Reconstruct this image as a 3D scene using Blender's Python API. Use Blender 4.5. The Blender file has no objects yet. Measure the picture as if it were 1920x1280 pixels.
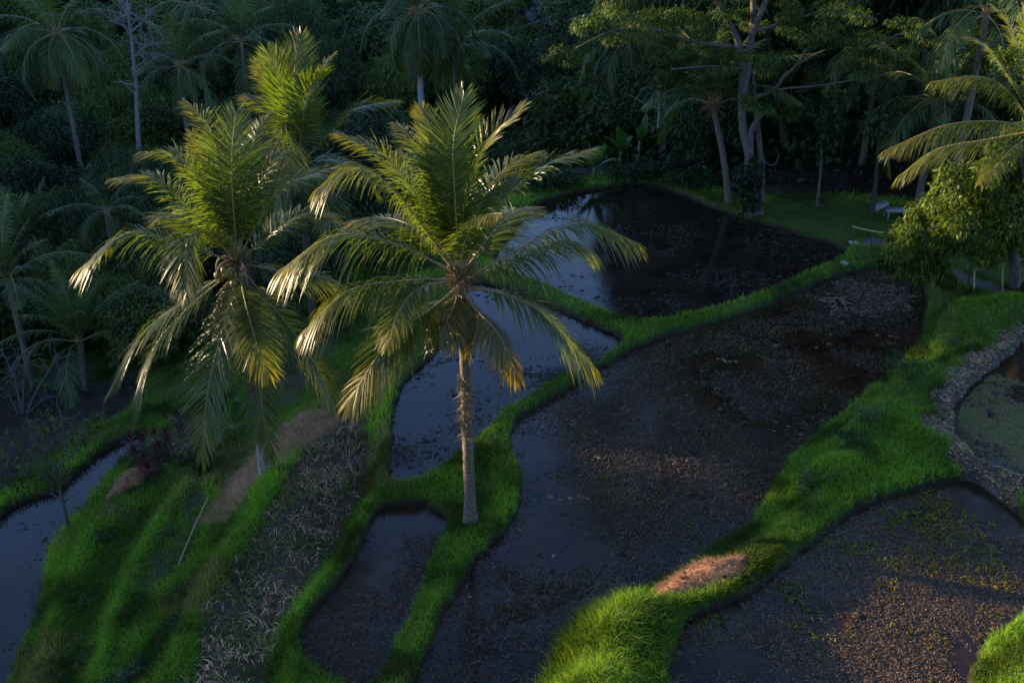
import bpy, bmesh, math, random
import numpy as np
from mathutils import Vector
R = math.radians
RNG = np.random.default_rng(7)
random.seed(7)
SC = bpy.context.scene
COL = SC.collection
# ------------------------------------------------------------------ camera
CAMZ = 14.0; PITCH = R(25); FPX = 1884.0
cp, sp = math.cos(PITCH), math.sin(PITCH)
cam_d = bpy.data.cameras.new('camera'); cam = bpy.data.objects.new('camera', cam_d); COL.objects.link(cam)
cam.location = (0, 0, CAMZ); cam.rotation_euler = (R(90) - PITCH, 0, 0)
cam_d.sensor_width = 36.0; cam_d.lens = 36.0 * FPX / 1920.0; cam_d.clip_end = 2000; cam_d.clip_start = 0.1
SC.camera = cam
def ray(px, py):
    x = (px - 960) / FPX; y = (640 - py) / FPX
    return np.array([x, cp + y * sp, -sp + y * cp])
def onz(px, py, z):
    d = ray(px, py); t = (z - CAMZ) / d[2]
    return np.array([0, 0, CAMZ]) + d * t
def at(px, py, Y):
    d = ray(px, py); return np.array([0, 0, CAMZ]) + d * (Y / d[1])
def project(p):
    x, y, z = p[0], p[1], p[2] - CAMZ
    f = y * cp - z * sp; u = y * sp + z * cp
    return 960 + FPX * x / f, 640 - FPX * u / f
# ------------------------------------------------------------------ noise
TAB = np.random.default_rng(3).random((256, 256))
def vnoise(x, y):
    xi = np.floor(x).astype(int); yi = np.floor(y).astype(int)
    fx = x - xi; fy = y - yi
    fx = fx * fx * (3 - 2 * fx); fy = fy * fy * (3 - 2 * fy)
    a = TAB[xi & 255, yi & 255]; b = TAB[(xi + 1) & 255, yi & 255]
    c = TAB[xi & 255, (yi + 1) & 255]; d = TAB[(xi + 1) & 255, (yi + 1) & 255]
    return (a * (1 - fx) + b * fx) * (1 - fy) + (c * (1 - fx) + d * fx) * fy
def fbm(x, y, o=4):
    s = 0; a = .5; t = 0
    for k in range(o):
        s = s + a * vnoise(x * 2 ** k + 17.3 * k, y * 2 ** k + 5.1 * k); t += a; a *= .55
    return s / t
def sst(a, b, x):
    t = np.clip((x - a) / (b - a), 0, 1); return t * t * (3 - 2 * t)
# ------------------------------------------------------------------ object helpers
def tag(o, label=None, cat=None, group=None, kind=None):
    if label: o['label'] = label
    if cat: o['category'] = cat
    if group: o['group'] = group
    if kind: o['kind'] = kind
    return o
def empty(name, loc, label, cat, group=None):
    o = bpy.data.objects.new(name, None); COL.objects.link(o); o.location = tuple(float(v) for v in loc)
    o.empty_display_size = .2
    return tag(o, label, cat, group)
class MB:
    def __init__(s): s.V = []; s.Q = []; s.T = []; s.QM = []; s.TM = []; s.C = []; s.n = 0
    def add(s, v, q=None, t=None, m=0, c=(1, 1, 1)):
        v = np.asarray(v, float).reshape(-1, 3)
        s.V.append(v)
        c = np.asarray(c, float)
        s.C.append(np.broadcast_to(c, (len(v), 3)) if c.ndim == 1 else c)
        if q is not None and len(q):
            q = np.asarray(q, int).reshape(-1, 4); s.Q.append(q + s.n); s.QM.append(np.full(len(q), m))
        if t is not None and len(t):
            t = np.asarray(t, int).reshape(-1, 3); s.T.append(t + s.n); s.TM.append(np.full(len(t), m))
        s.n += len(v)
    def mesh(s, name, mats, smooth=False, org=None):
        V = np.concatenate(s.V) if s.V else np.zeros((0, 3))
        if org is not None: V = V - np.asarray(org, float)
        C = np.concatenate(s.C) if s.C else np.zeros((0, 3))
        Q = np.concatenate(s.Q) if s.Q else np.zeros((0, 4), int)
        T = np.concatenate(s.T) if s.T else np.zeros((0, 3), int)
        me = bpy.data.meshes.new(name)
        me.vertices.add(len(V)); me.vertices.foreach_set('co', V.astype(np.float32).ravel())
        nl = len(Q) * 4 + len(T) * 3
        me.loops.add(nl); me.loops.foreach_set('vertex_index', np.concatenate([Q.ravel(), T.ravel()]).astype(np.int32))
        me.polygons.add(len(Q) + len(T))
        tot = np.concatenate([np.full(len(Q), 4), np.full(len(T), 3)]).astype(np.int32)
        st = np.concatenate([[0], np.cumsum(tot)[:-1]]).astype(np.int32) if len(tot) else tot
        me.polygons.foreach_set('loop_start', st); me.polygons.foreach_set('loop_total', tot)
        mi = np.concatenate([np.concatenate(s.QM) if s.QM else np.zeros(0), np.concatenate(s.TM) if s.TM else np.zeros(0)]).astype(np.int32)
        me.polygons.foreach_set('material_index', mi)
        if smooth: me.polygons.foreach_set('use_smooth', np.ones(len(tot), bool))
        for m in (mats if isinstance(mats, (list, tuple)) else [mats]): me.materials.append(m)
        a = me.attributes.new('tint', 'FLOAT_COLOR', 'POINT')
        a.data.foreach_set('color', np.concatenate([C, np.ones((len(C), 1))], 1).astype(np.float32).ravel())
        me.update(calc_edges=True); me.validate(verbose=False)
        return me
    def build(s, name, mats, parent=None, smooth=False, org=None):
        if parent is not None and org is None: org = parent.location
        o = bpy.data.objects.new(name, s.mesh(name, mats, smooth, org)); COL.objects.link(o)
        if parent is not None: o.parent = parent
        elif org is not None: o.location = tuple(float(v) for v in org)
        return o
def copy_tree(o, parent=None):
    c = o.copy(); COL.objects.link(c)
    if parent is not None: c.parent = parent
    for ch in list(o.children): copy_tree(ch, c)
    return c
def nrm(v): return v / (np.linalg.norm(v, axis=-1, keepdims=True) + 1e-9)
def catmull(P, n):
    P = np.asarray(P, float); P = np.vstack([2 * P[0] - P[1], P, 2 * P[-1] - P[-2]])
    m = len(P) - 3; out = []
    for u in np.linspace(0, m, n):
        i = min(int(u), m - 1); t = u - i
        p0, p1, p2, p3 = P[i:i + 4]
        out.append(.5 * (2 * p1 + (p2 - p0) * t + (2 * p0 - 5 * p1 + 4 * p2 - p3) * t * t + (3 * p1 - p0 - 3 * p2 + p3) * t ** 3))
    out = np.array(out)
    d = np.concatenate([[0], np.cumsum(np.linalg.norm(np.diff(out, axis=0), axis=1))]); s = np.linspace(0, d[-1], n)
    return np.stack([np.interp(s, d, out[:, k]) for k in range(3)], 1)
def tube(mb, path, rad, k=8, m=0, c=(1, 1, 1), jitter=0, cap=True):
    path = np.asarray(path, float); n = len(path)
    rad = np.broadcast_to(np.asarray(rad, float), (n,))
    T = nrm(np.gradient(path, axis=0)); ref = np.array([0, 1.0, 0.13]) if abs(T[0][2]) > .8 else np.array([0, 0, 1.0])
    A = nrm(np.cross(T, ref)); B = np.cross(T, A)
    th = np.linspace(0, 2 * math.pi, k, endpoint=False)
    r = rad[:, None] * (1 + jitter * (RNG.random((n, k)) - .5))
    V = path[:, None] + r[..., None] * (np.cos(th)[None, :, None] * A[:, None] + np.sin(th)[None, :, None] * B[:, None])
    q = []
    i = np.arange(n - 1)[:, None] * k; j = np.arange(k)[None]
    q = np.stack([i + j, i + (j + 1) % k, i + k + (j + 1) % k, i + k + j], -1).reshape(-1, 4)
    V = V.reshape(-1, 3); t = None
    if cap:
        V = np.vstack([V, path[-1]]); e = n * k
        t = np.array([[(n - 1) * k + a, (n - 1) * k + (a + 1) % k, e] for a in range(k)])
    cc = np.asarray(c, float)
    if cc.ndim == 2: cc = np.repeat(cc, k, 0); cc = np.vstack([cc, cc[-1:]]) if cap else cc
    mb.add(V, q, t, m, cc)
# ------------------------------------------------------------------ materials
def newmat(name):
    m = bpy.data.materials.new(name); m.use_nodes = True; nt = m.node_tree; nt.nodes.clear()
    o = nt.nodes.new('ShaderNodeOutputMaterial'); return m, nt, o
def N(nt, t, **kw):
    n = nt.nodes.new(t)
    for k, v in kw.items():
        if k in n.inputs: n.inputs[k].default_value = v
        else: setattr(n, k, v)
    return n
def ramp(nt, fac, stops):
    r = nt.nodes.new('ShaderNodeValToRGB'); e = r.color_ramp.elements
    while len(e) < len(stops): e.new(.5)
    for x, (p, c) in zip(e, stops): x.position = p; x.color = (*c, 1) if len(c) == 3 else c
    nt.links.new(fac, r.inputs[0]); return r.outputs[0]
def mixc(nt, f, a, b, mode='MIX'):
    n = nt.nodes.new('ShaderNodeMix'); n.data_type = 'RGBA'; n.blend_type = mode
    for s, v in ((0, f), (6, a), (7, b)):
        if hasattr(v, 'node'): nt.links.new(v, n.inputs[s])
        else: n.inputs[s].default_value = v if s == 0 else (*v, 1)
    return n.outputs[2]
def noise(nt, scale, detail=4, rough=.55, coord='Object', vec=None):
    n = N(nt, 'ShaderNodeTexNoise', Scale=scale, Detail=detail, Roughness=rough)
    if vec is None:
        tc = nt.nodes.new('ShaderNodeTexCoord'); vec = tc.outputs[coord]
    nt.links.new(vec, n.inputs['Vector']); return n.outputs['Fac']
def leafmat(name, col, trans=.35, rough=.45, var=.35, tcol=None, spec=.22):
    m, nt, o = newmat(name); L = nt.links.new
    at_ = N(nt, 'ShaderNodeAttribute', attribute_name='tint')
    oi = nt.nodes.new('ShaderNodeObjectInfo')
    base = mixc(nt, 1.0, col, at_.outputs['Color'], 'MULTIPLY')
    hs = N(nt, 'ShaderNodeHueSaturation')
    mp = N(nt, 'ShaderNodeMapRange'); L(oi.outputs['Random'], mp.inputs[0]); mp.inputs[3].default_value = 1 - var; mp.inputs[4].default_value = 1 + var
    L(base, hs.inputs['Color']); L(mp.outputs[0], hs.inputs['Value'])
    p = N(nt, 'ShaderNodeBsdfPrincipled', Roughness=rough); p.inputs['Specular IOR Level'].default_value = spec
    L(hs.outputs[0], p.inputs['Base Color'])
    tr = nt.nodes.new('ShaderNodeBsdfTranslucent')
    tc = mixc(nt, 1.0, tcol or (1.5, 1.6, .5), hs.outputs[0], 'MULTIPLY'); L(tc, tr.inputs['Color'])
    mx = N(nt, 'ShaderNodeMixShader', Fac=trans); L(p.outputs[0], mx.inputs[1]); L(tr.outputs[0], mx.inputs[2]); L(mx.outputs[0], o.inputs[0])
    return m
def barkmat(name, c1, c2, scale=6, bands=0):
    m, nt, o = newmat(name); L = nt.links.new
    f = noise(nt, scale, 6, .65); c = ramp(nt, f, [(.3, c1), (.7, c2)])
    if bands:
        tc = nt.nodes.new('ShaderNodeTexCoord')
        w = N(nt, 'ShaderNodeTexWave', Scale=bands, Distortion=2.5, Detail=3); w.bands_direction = 'Z'; L(tc.outputs['Object'], w.inputs['Vector'])
        c = mixc(nt, ramp(nt, w.outputs['Fac'], [(.0, (.55,) * 3), (.25, (0,) * 3)]), c, (c1[0] * .5, c1[1] * .5, c1[2] * .5))
    at_ = N(nt, 'ShaderNodeAttribute', attribute_name='tint'); c = mixc(nt, 1.0, c, at_.outputs['Color'], 'MULTIPLY')
    p = N(nt, 'ShaderNodeBsdfPrincipled', Roughness=.85); L(c, p.inputs['Base Color'])
    b = N(nt, 'ShaderNodeBump', Strength=.6, Distance=.03); L(noise(nt, scale * 4, 5), b.inputs['Height']); L(b.outputs[0], p.inputs['Normal'])
    L(p.outputs[0], o.inputs[0]); return m
def plainmat(name, col, rough=.8, var=.4, scale=20):
    m, nt, o = newmat(name); L = nt.links.new
    at_ = N(nt, 'ShaderNodeAttribute', attribute_name='tint')
    f = noise(nt, scale, 4); c = ramp(nt, f, [(.25, tuple(v * (1 - var) for v in col)), (.75, tuple(v * (1 + var) for v in col))])
    c = mixc(nt, 1.0, c, at_.outputs['Color'], 'MULTIPLY')
    p = N(nt, 'ShaderNodeBsdfPrincipled', Roughness=rough); L(c, p.inputs['Base Color']); L(p.outputs[0], o.inputs[0]); return m
M = {}
M['frond'] = leafmat('palm_leaflet', (.070, .094, .022), .38, .32, .12, (2.3, 2.6, .35), .5)
M['frond_dark'] = leafmat('palm_leaflet_shade', (.065, .105, .040), .25, .45, .3)
M['rachis'] = plainmat('palm_rachis', (.24, .20, .07), .45)
M['fibre'] = plainmat('palm_fibre', (.17, .11, .05), .9)
M['fibre2'] = plainmat('dry_fern', (.20, .16, .06), .9)
M['spathe'] = plainmat('palm_spathe', (.16, .13, .10), .8)
M['coconut'] = plainmat('coconut_husk', (.16, .15, .04), .45, .2, 5)
M['palmbark'] = barkmat('palm_bark', (.10, .075, .055), (.24, .19, .15), 9, 3.0)
M['bark'] = barkmat('tree_bark', (.07, .058, .050), (.16, .135, .115), 4)
M['barkpale'] = barkmat('pale_bark', (.25, .24, .22), (.5, .48, .45), 5)
M['leaf_dark'] = leafmat('leaf_dark', (.026, .052, .018), .22, .5, .45)
M['leaf_mid'] = leafmat('leaf_mid', (.092, .130, .032), .3, .5, .4)
M['leaf_blue'] = leafmat('leaf_blue', (.066, .106, .042), .22, .5, .4)
M['leaf_warm'] = leafmat('leaf_warm', (.068, .110, .020), .38, .42, .3, (2.2, 2.0, .5))
M['leaf_spray'] = leafmat('leaf_spray', (.052, .092, .022), .3, .5, .1)
M['leaf_red'] = leafmat('leaf_red', (.10, .012, .022), .25, .4, .4, (1.5, .7, .7))
M['banana'] = leafmat('banana_leaf', (.050, .125, .030), .4, .4, .3)
M['grass'] = leafmat('grass_blade', (.126, .212, .022), .45, .5, .0, (1.6, 1.4, .35), .2)
M['straw'] = leafmat('straw_stalk', (.58, .34, .175), .2, .6, .0, (1, 1, 1), .15)
M['stubble'] = leafmat('dead_stubble', (.40, .265, .165), .1, .6, .0, (1, 1, 1), .2)
M['litter'] = plainmat('leaf_litter', (.34, .21, .145), .8)
M['clod'] = plainmat('mud_clod', (.020, .011, .006), .6)
M['scum'] = plainmat('scum', (.11, .10, .022), .7)
M['bamboo'] = plainmat('bamboo_cane', (.40, .28, .12), .5, .3, 12)
M['darkpost'] = plainmat('dark_post', (.05, .035, .025), .7)
M['stone'] = plainmat('white_stone', (.45, .44, .42), .8, .3, 8)
M['white'] = plainmat('white_fabric', (.32, .33, .35), .7, .1, 3)
def water_mat(name, base, muddy):
    m, nt, o = newmat(name); L = nt.links.new; ior = 1.33 if muddy > .2 else 1.42
    tc = nt.nodes.new('ShaderNodeTexCoord')
    f = noise(nt, .55, 6, .6, vec=tc.outputs['Object']); f2 = noise(nt, 5, 6, .7, vec=tc.outputs['Object'])
    c = ramp(nt, f, [(.38, tuple(v * .45 for v in base)), (.64, tuple(v * 1.9 for v in base))])
    c = mixc(nt, ramp(nt, f2, [(.45, (0,) * 3), (.7, (1,) * 3)]), c, tuple(v * 2.2 for v in base))
    p = N(nt, 'ShaderNodeBsdfPrincipled', IOR=1.333); L(c, p.inputs['Base Color'])
    fm = noise(nt, .8, 5, .65, vec=tc.outputs['Object'])
    r = ramp(nt, fm, [(.62 - .3 * muddy, (.03,) * 3), (.72 - .25 * muddy, (.03 + .32 * muddy,) * 3)]); L(r, p.inputs['Roughness'])
    b = N(nt, 'ShaderNodeBump', Strength=.10, Distance=.01); L(noise(nt, 9, 3, .5, vec=tc.outputs['Object']), b.inputs['Height'])
    b2 = N(nt, 'ShaderNodeBump', Strength=.35 * muddy, Distance=.02); L(noise(nt, 30, 4, .6, vec=tc.outputs['Object']), b2.inputs['Height'])
    L(b.outputs[0], b2.inputs['Normal']); L(b2.outputs[0], p.inputs['Normal'])
    L(p.outputs[0], o.inputs[0]); return m
M['water_clear'] = water_mat('still_water', (.014, .009, .007), .1)
M['water_mud'] = water_mat('muddy_water', (.022, .012, .006), .2)
def ground_mat():
    m, nt, o = newmat('terrace_ground'); L = nt.links.new
    tc = nt.nodes.new('ShaderNodeTexCoord'); v = tc.outputs['Object']
    def attr(n): return N(nt, 'ShaderNodeAttribute', attribute_name=n).outputs['Fac']
    f1 = noise(nt, 1.2, 6, .6, vec=v); f2 = noise(nt, 14, 6, .7, vec=v)
    soil = ramp(nt, f2, [(.3, (.025, .028, .010)), (.7, (.055, .060, .020))])
    turf = ramp(nt, f2, [(.3, (.045, .075, .012)), (.7, (.085, .135, .022))])
    c = mixc(nt, ramp(nt, f1, [(.25, (0,) * 3), (.45, (1,) * 3)]), soil, turf)
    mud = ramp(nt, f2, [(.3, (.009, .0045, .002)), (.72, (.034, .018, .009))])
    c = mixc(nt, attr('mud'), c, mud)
    dry = ramp(nt, f2, [(.25, (.026, .018, .012)), (.5, (.08, .056, .040)), (.75, (.17, .125, .095))])
    c = mixc(nt, attr('dry'), c, dry)
    lit = ramp(nt, f2, [(.35, (.03, .022, .018)), (.55, (.10, .075, .065)), (.8, (.20, .16, .14))])
    c = mixc(nt, attr('litter'), c, lit)
    path = ramp(nt, f2, [(.2, (.10, .09, .09)), (.8, (.17, .155, .15))])
    c = mixc(nt, attr('path'), c, path)
    str_ = ramp(nt, f2, [(.3, (.26, .135, .07)), (.7, (.56, .32, .17))])
    c = mixc(nt, attr('straw'), c, str_)
    p = N(nt, 'ShaderNodeBsdfPrincipled', Roughness=.8); p.inputs['Specular IOR Level'].default_value = .25; L(c, p.inputs['Base Color'])
    rr = mixc(nt, attr('mud'), (.9,) * 3, (.62,) * 3); L(rr, p.inputs['Roughness'])
    b = N(nt, 'ShaderNodeBump', Strength=.9, Distance=.06); L(f2, b.inputs['Height']); L(b.outputs[0], p.inputs['Normal'])
    L(p.outputs[0], o.inputs[0]); return m
M['ground'] = ground_mat()
# ------------------------------------------------------------------ terraces (outlines standing on their own levels)
PONDS = {
 'F': (.12, [(1000,385),(1060,365),(1130,352),(1200,343),(1250,352),(1300,372),(1360,398),(1420,415),(1500,440),(1570,460),(1592,475),(1570,490),(1500,520),(1420,555),(1330,583),(1250,603),(1190,610),(1150,595),(1080,563),(1000,528),(925,502),(930,470),(965,430)]),
 'S': (.10, [(880,520),(960,543),(1030,573),(1100,603),(1172,632),(1165,650),(1120,680),(1050,715),(990,745),(940,775),(905,815),(870,850),(830,880),(780,905),(735,915),(728,880),(735,810),(745,730),(790,685),(830,645),(850,600),(865,560)]),
 'M': (0., [(1640,500),(1700,510),(1735,530),(1738,590),(1725,640),(1680,690),(1620,740),(1560,790),(1500,840),(1460,890),(1430,950),(1400,990),(1330,1035),(1250,1085),(1190,1122),(1100,1150),(1040,1220),(1000,1340),(750,1340),(790,1230),(830,1150),(870,1080),(890,1042),(930,1012),(965,970),(980,920),(975,880),(955,840),(955,810),(975,780),(1030,748),(1100,704),(1170,662),(1240,632),(1330,606),(1420,580),(1500,547),(1570,517)]),
 'P': (-.1, [(705,955),(740,943),(800,945),(845,965),(840,985),(820,1030),(790,1100),(760,1170),(725,1240),(700,1300),(640,1290),(600,1265),(565,1235),(555,1200),(570,1165),(620,1110),(660,1050),(685,990)]),
 'R1': (.85, [(1795,900),(1830,900),(1860,922),(1890,945),(1925,975),(1990,1030),(2040,1090),(1960,1125),(1900,1160),(1850,1205),(1820,1260),(1810,1340),(1245,1340),(1260,1230),(1280,1170),(1310,1147),(1370,1128),(1430,1092),(1490,1042),(1550,992),(1620,947),(1700,915)]),
 'R2': (1.12, [(1940,625),(1860,690),(1812,730),(1788,765),(1784,800),(1800,832),(1830,862),(1870,885),(1930,908),(2050,950),(2200,800),(2080,640)]),
 'L': (-3.2, [(-10,975),(30,947),(75,927),(115,920),(150,880),(215,832),(280,806),(276,830),(228,868),(188,905),(162,945),(140,975),(110,1005),(88,1050),(78,1110),(68,1165),(40,1220),(15,1285),(-30,1345),(-250,1345),(-250,1010)]),
 'U': (-1.75, [(372,888),(385,876),(398,880),(395,894),(380,899)]),
}
FLATS = {   # fields, paths and lawns without water
 'D': (-.75, 'dry', [(580,792),(640,772),(690,768),(691,850),(686,910),(668,960),(648,1010),(608,1075),(566,1122),(526,1175),(508,1240),(505,1340),(340,1340),(365,1220),(400,1130),(440,1062),(472,1010),(502,950),(535,895),(562,850)]),
 'T1': (-1.75, 'dim', [(382,915),(395,965),(378,1012),(340,1066),(290,1105),(240,1190),(215,1260),(200,1260),(225,1160),(262,1072),(302,1002),(340,940)]),
 'T2': (-2.45, 'dim', [(300,950),(258,1010),(218,1085),(186,1165),(150,1300),(100,1320),(120,1190),(165,1080),(200,1005),(240,965)]),
 'K': (-1.6, 'soil', [(520,690),(560,650),(600,620),(640,605),(655,615),(628,660),(604,700),(575,740),(530,765),(500,745)]),
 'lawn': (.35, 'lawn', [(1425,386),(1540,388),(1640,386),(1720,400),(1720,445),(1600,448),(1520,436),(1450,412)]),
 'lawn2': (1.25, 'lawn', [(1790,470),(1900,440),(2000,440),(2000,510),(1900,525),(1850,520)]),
 'path': (1.15, 'path', [(1766,503),(1780,498),(1800,512),(1850,532),(1900,548),(1880,556),(1835,548),(1800,534),(1775,514)]),
 'step': (.55, 'path', [(1604,455),(1650,452),(1654,464),(1610,466)]),
 'road': (-6, 'path', [(90,690),(150,660),(170,690),(150,725),(80,730)]),
 'bare': (-2.3, 'litt2', [(300,840),(340,790),(400,770),(430,790),(400,830),(350,850),(320,870)]),
}
W = {}
for k, (z, P) in PONDS.items(): W[k] = np.array([onz(x, y, z)[:2] for x, y in P])
for k, (z, t, P) in FLATS.items(): W[k] = np.array([onz(x, y, z)[:2] for x, y in P])
LEV = {k: v[0] for k, v in PONDS.items()}; LEV.update({k: v[0] for k, v in FLATS.items()})
def smooth_poly(P, it=2):
    for _ in range(it):
        Qn = np.roll(P, -1, 0); P = np.stack([.75 * P + .25 * Qn, .25 * P + .75 * Qn], 1).reshape(-1, 2)
    return P
WS = {k: smooth_poly(v, 2 if k in PONDS and k != 'U' else 1) for k, v in W.items()}
CTRL = []   # extra spot heights (x, y, z)
def ctrl(px, py, z): p = onz(px, py, z); CTRL.append((p[0], p[1], z))
for a in [(1790,560,1.6),(1900,560,2.0),(1650,770,1.25),(1560,870,1.2),(1720,690,1.6),(1300,1065,.75),(1080,1180,.95),(1140,1190,1.15),(1200,1150,1.1),(1120,1290,1.2),(1900,1220,1.7),(1960,1200,1.9),(1870,1270,1.5),(1720,580,1.3),
          (600,720,-1.1),(640,700,-.8),(300,760,-3.4),(200,780,-3.8),(400,730,-2.8),(480,780,-1.5),(70,760,-4.6),(140,740,-5),(0,900,-3.4),(60,880,-3.5),(490,880,-1.0),(440,1000,-1.15),(330,1200,-1.6),(1040,360,.3),(1750,470,.9)]: ctrl(*a)
CT = np.array(CTRL)
def polydist(P, x, y):
    a = P; b = np.roll(P, -1, 0); d2 = np.full(x.shape, 1e18); ins = np.zeros(x.shape, bool)
    for (ax, ay), (bx, by) in zip(a, b):
        ex, ey = bx - ax, by - ay; l2 = ex * ex + ey * ey + 1e-12
        t = np.clip(((x - ax) * ex + (y - ay) * ey) / l2, 0, 1)
        d2 = np.minimum(d2, (x - ax - t * ex) ** 2 + (y - ay - t * ey) ** 2)
        if ay != by:
            c = ((ay > y) != (by > y)) & (x < ex * (y - ay) / (by - ay + 1e-12) + ax); ins ^= c
    d = np.sqrt(d2); return np.where(ins, -d, d)
def hfar(x, y):
    left = sst(4, -28, x)
    z = .6 * (1 - left) + left * -6.2
    vall = sst(13, 0, x) * sst(47, 57, y); z = z * (1 - vall) + vall * np.minimum(z, -5.0)
    z = z + np.clip(y - 60, 0, 60) * (.13 * left + .07 * (1 - left)) * sst(58, 85, y)
    z = z + sst(90, 200, y) * 6
    z = z - 2.5 * np.exp(-((x + 4) / 12) ** 2 - ((y - 66) / 12) ** 2)
    # out-of-view left ridge added to shade low ground, dips shaped to admit sun
    z = z + sst(-42, -74, x) * (16.7 + .17 * np.clip(y - 30, -60, 60) + .5 * np.sin(y * .21) + .35 * np.sin(y * .47 + 1) - 2.2 * np.exp(-((y - 36.2) / 2.4) ** 2) - .9 * np.exp(-((y - 57) / 4) ** 2) + 1.3 * sst(44.5, 50, y))
    # hill the viewer stands on
    z = z + sst(9, -3, y) * sst(-26, -6, x) * 11.5 + sst(9, -3, y) * sst(-26, -6, -x) * 0
    z = z + sst(14, 34, x) * sst(45, 25, y) * 2.2
    return z + .5 * (fbm(x * .15, y * .15) - .5) + 1.2 * (fbm(x * .06 + 9, y * .06) - .5)
EM = {'F': -.035, 'S': -.04, 'M': .035, 'P': -.005, 'R1': .0, 'R2': .01, 'L': -.06, 'U': -.06}
def terrain(x, y, full=False):
    shp = x.shape; x = x.ravel(); y = y.ravel()
    num = np.zeros(x.size); den = np.zeros(x.size); dpond = np.full(x.size, 1e9); dall = np.full(x.size, 1e9)
    pid = np.full(x.size, -1); zin = np.zeros(x.size); zones = {}
    keys = list(WS)
    for i, k in enumerate(keys):
        P = WS[k]; lo = P.min(0) - 26; hi = P.max(0) + 26
        mk = (x > lo[0]) & (x < hi[0]) & (y > lo[1]) & (y < hi[1])
        sd = np.full(x.size, 60.0)
        if mk.any(): sd[mk] = polydist(P, x[mk], y[mk])
        wob = .20 * (fbm(x * 1.7, y * 1.7, 3) - .5) + .12 * (fbm(x * 6 + 5, y * 6, 2) - .5)
        if k in PONDS: sd = sd + wob
        w = 1 / (np.maximum(sd, 0) ** 2 + .01) ** 1.6
        num += w * LEV[k]; den += w
        dall = np.minimum(dall, sd)
        if k in PONDS:
            inn = sd < 0
            pid[inn] = i; zin[inn] = LEV[k]
            dpond = np.where(np.abs(sd) < np.abs(dpond), sd, dpond)
        zones[k] = sd
    for cx, cy, cz in CT:
        d2 = (x - cx) ** 2 + (y - cy) ** 2; w = .7 / (d2 + .25) ** 1.6
        num += w * cz; den += w
    h = num / den
    far = sst(2.5, 10, dall); h = h * (1 - far) + hfar(x, y) * far
    # bund crest above water
    out = sst(-.03, .14, dpond)
    flat = np.minimum.reduce([zones[k] for k in FLATS])
    rise = .19 * out * sst(-.15, .35, flat) * (1 - .6 * sst(.8, 2.5, dpond))
    h = h + np.where(dpond > 0, rise + .10 * (fbm(x * 1.1, y * 1.1) - .5) * out, 0)
    fl = flat < 0
    h = h + np.where(fl, .10 * (fbm(x * 2.3, y * 2.3) - .5), 0)
    ing = dpond < 0
    em = np.zeros(x.size)
    for i, k in enumerate(keys):
        if k in PONDS: em[pid == i] = EM[k]
    floor = zin + np.maximum(dpond * .9, -.10) + sst(.0, -.8, dpond) * (em + .26 * (fbm(x * .9 + 3, y * .9, 5) - .52) + .10 * (fbm(x * 5, y * 5, 3) - .5))
    h = np.where(ing, floor, h)
    if not full: return h.reshape(shp)
    z = dict(h=h, dpond=dpond, pid=pid, ing=ing, zones=zones, flat=flat, far=far, dall=dall)
    return z
def ground_at(x, y): return float(terrain(np.array([float(x)]), np.array([float(y)]))[0])
def hit(px, py):
    d = ray(px, py); t = np.linspace(8, 90, 1600); P = np.array([0, 0, CAMZ]) + d * t[:, None]
    h = terrain(P[:, 0], P[:, 1]); k = np.argmax(P[:, 2] < h)
    return P[k]
def zone_attrs(z, x, y):
    nz = fbm(x * 1.3, y * 1.3) - .5
    n2 = fbm(x * .45 + 40, y * .45) - .5
    Z = z['zones']
    mud = np.where(z['ing'], 1, sst(.10 + .12 * nz, .0 + .12 * nz, z['dpond']))
    def g(k, e=.25): return sst(e, -e, Z[k] + nz * .5)
    dry = np.maximum.reduce([g('D'), g('T1', .4) * np.clip(.55 + 1.6 * n2, 0, 1), .35 * g('T2', .4) * np.clip(.5 + 2 * n2, 0, 1), g('K') * .8])
    path = np.maximum.reduce([g('path', .06), g('step', .05), g('road', .3)])
    litr = np.where((Z['R2'] > 0) & (Z['R2'] < 3), sst(.72 + nz * .9, .42 + nz * .9, Z['R2']), 0)
    litr = np.maximum(litr, g('bare', .6) * .8)
    pb = onz(490, 850, -.95); sx, sy = x - pb[0], y - pb[1]
    a = np.array([onz(585, 795, -.8)[:2], onz(520, 840, -.9)[:2], onz(462, 895, -1.0)[:2], onz(425, 945, -1.3)[:2]])
    ds = np.full(x.size, 9.0)
    for p, q in zip(a[:-1], a[1:]):
        e = q - p; t = np.clip(((x - p[0]) * e[0] + (y - p[1]) * e[1]) / (e @ e), 0, 1); ds = np.minimum(ds, np.hypot(x - p[0] - t * e[0], y - p[1] - t * e[1]))
    straw = sst(.85 + nz, .55 + nz, ds)
    # bare reddish-brown patches on the bank between the ponds
    bank = np.where((Z['M'] > .4) & (x > 3) & (Z['R1'] > .5), sst(.12, .25, n2) * .8, 0)
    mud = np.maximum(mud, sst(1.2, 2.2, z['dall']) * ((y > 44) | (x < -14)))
    return dict(mud=mud, dry=np.maximum(dry, bank * .7), path=path, litter=litr, straw=straw)
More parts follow.
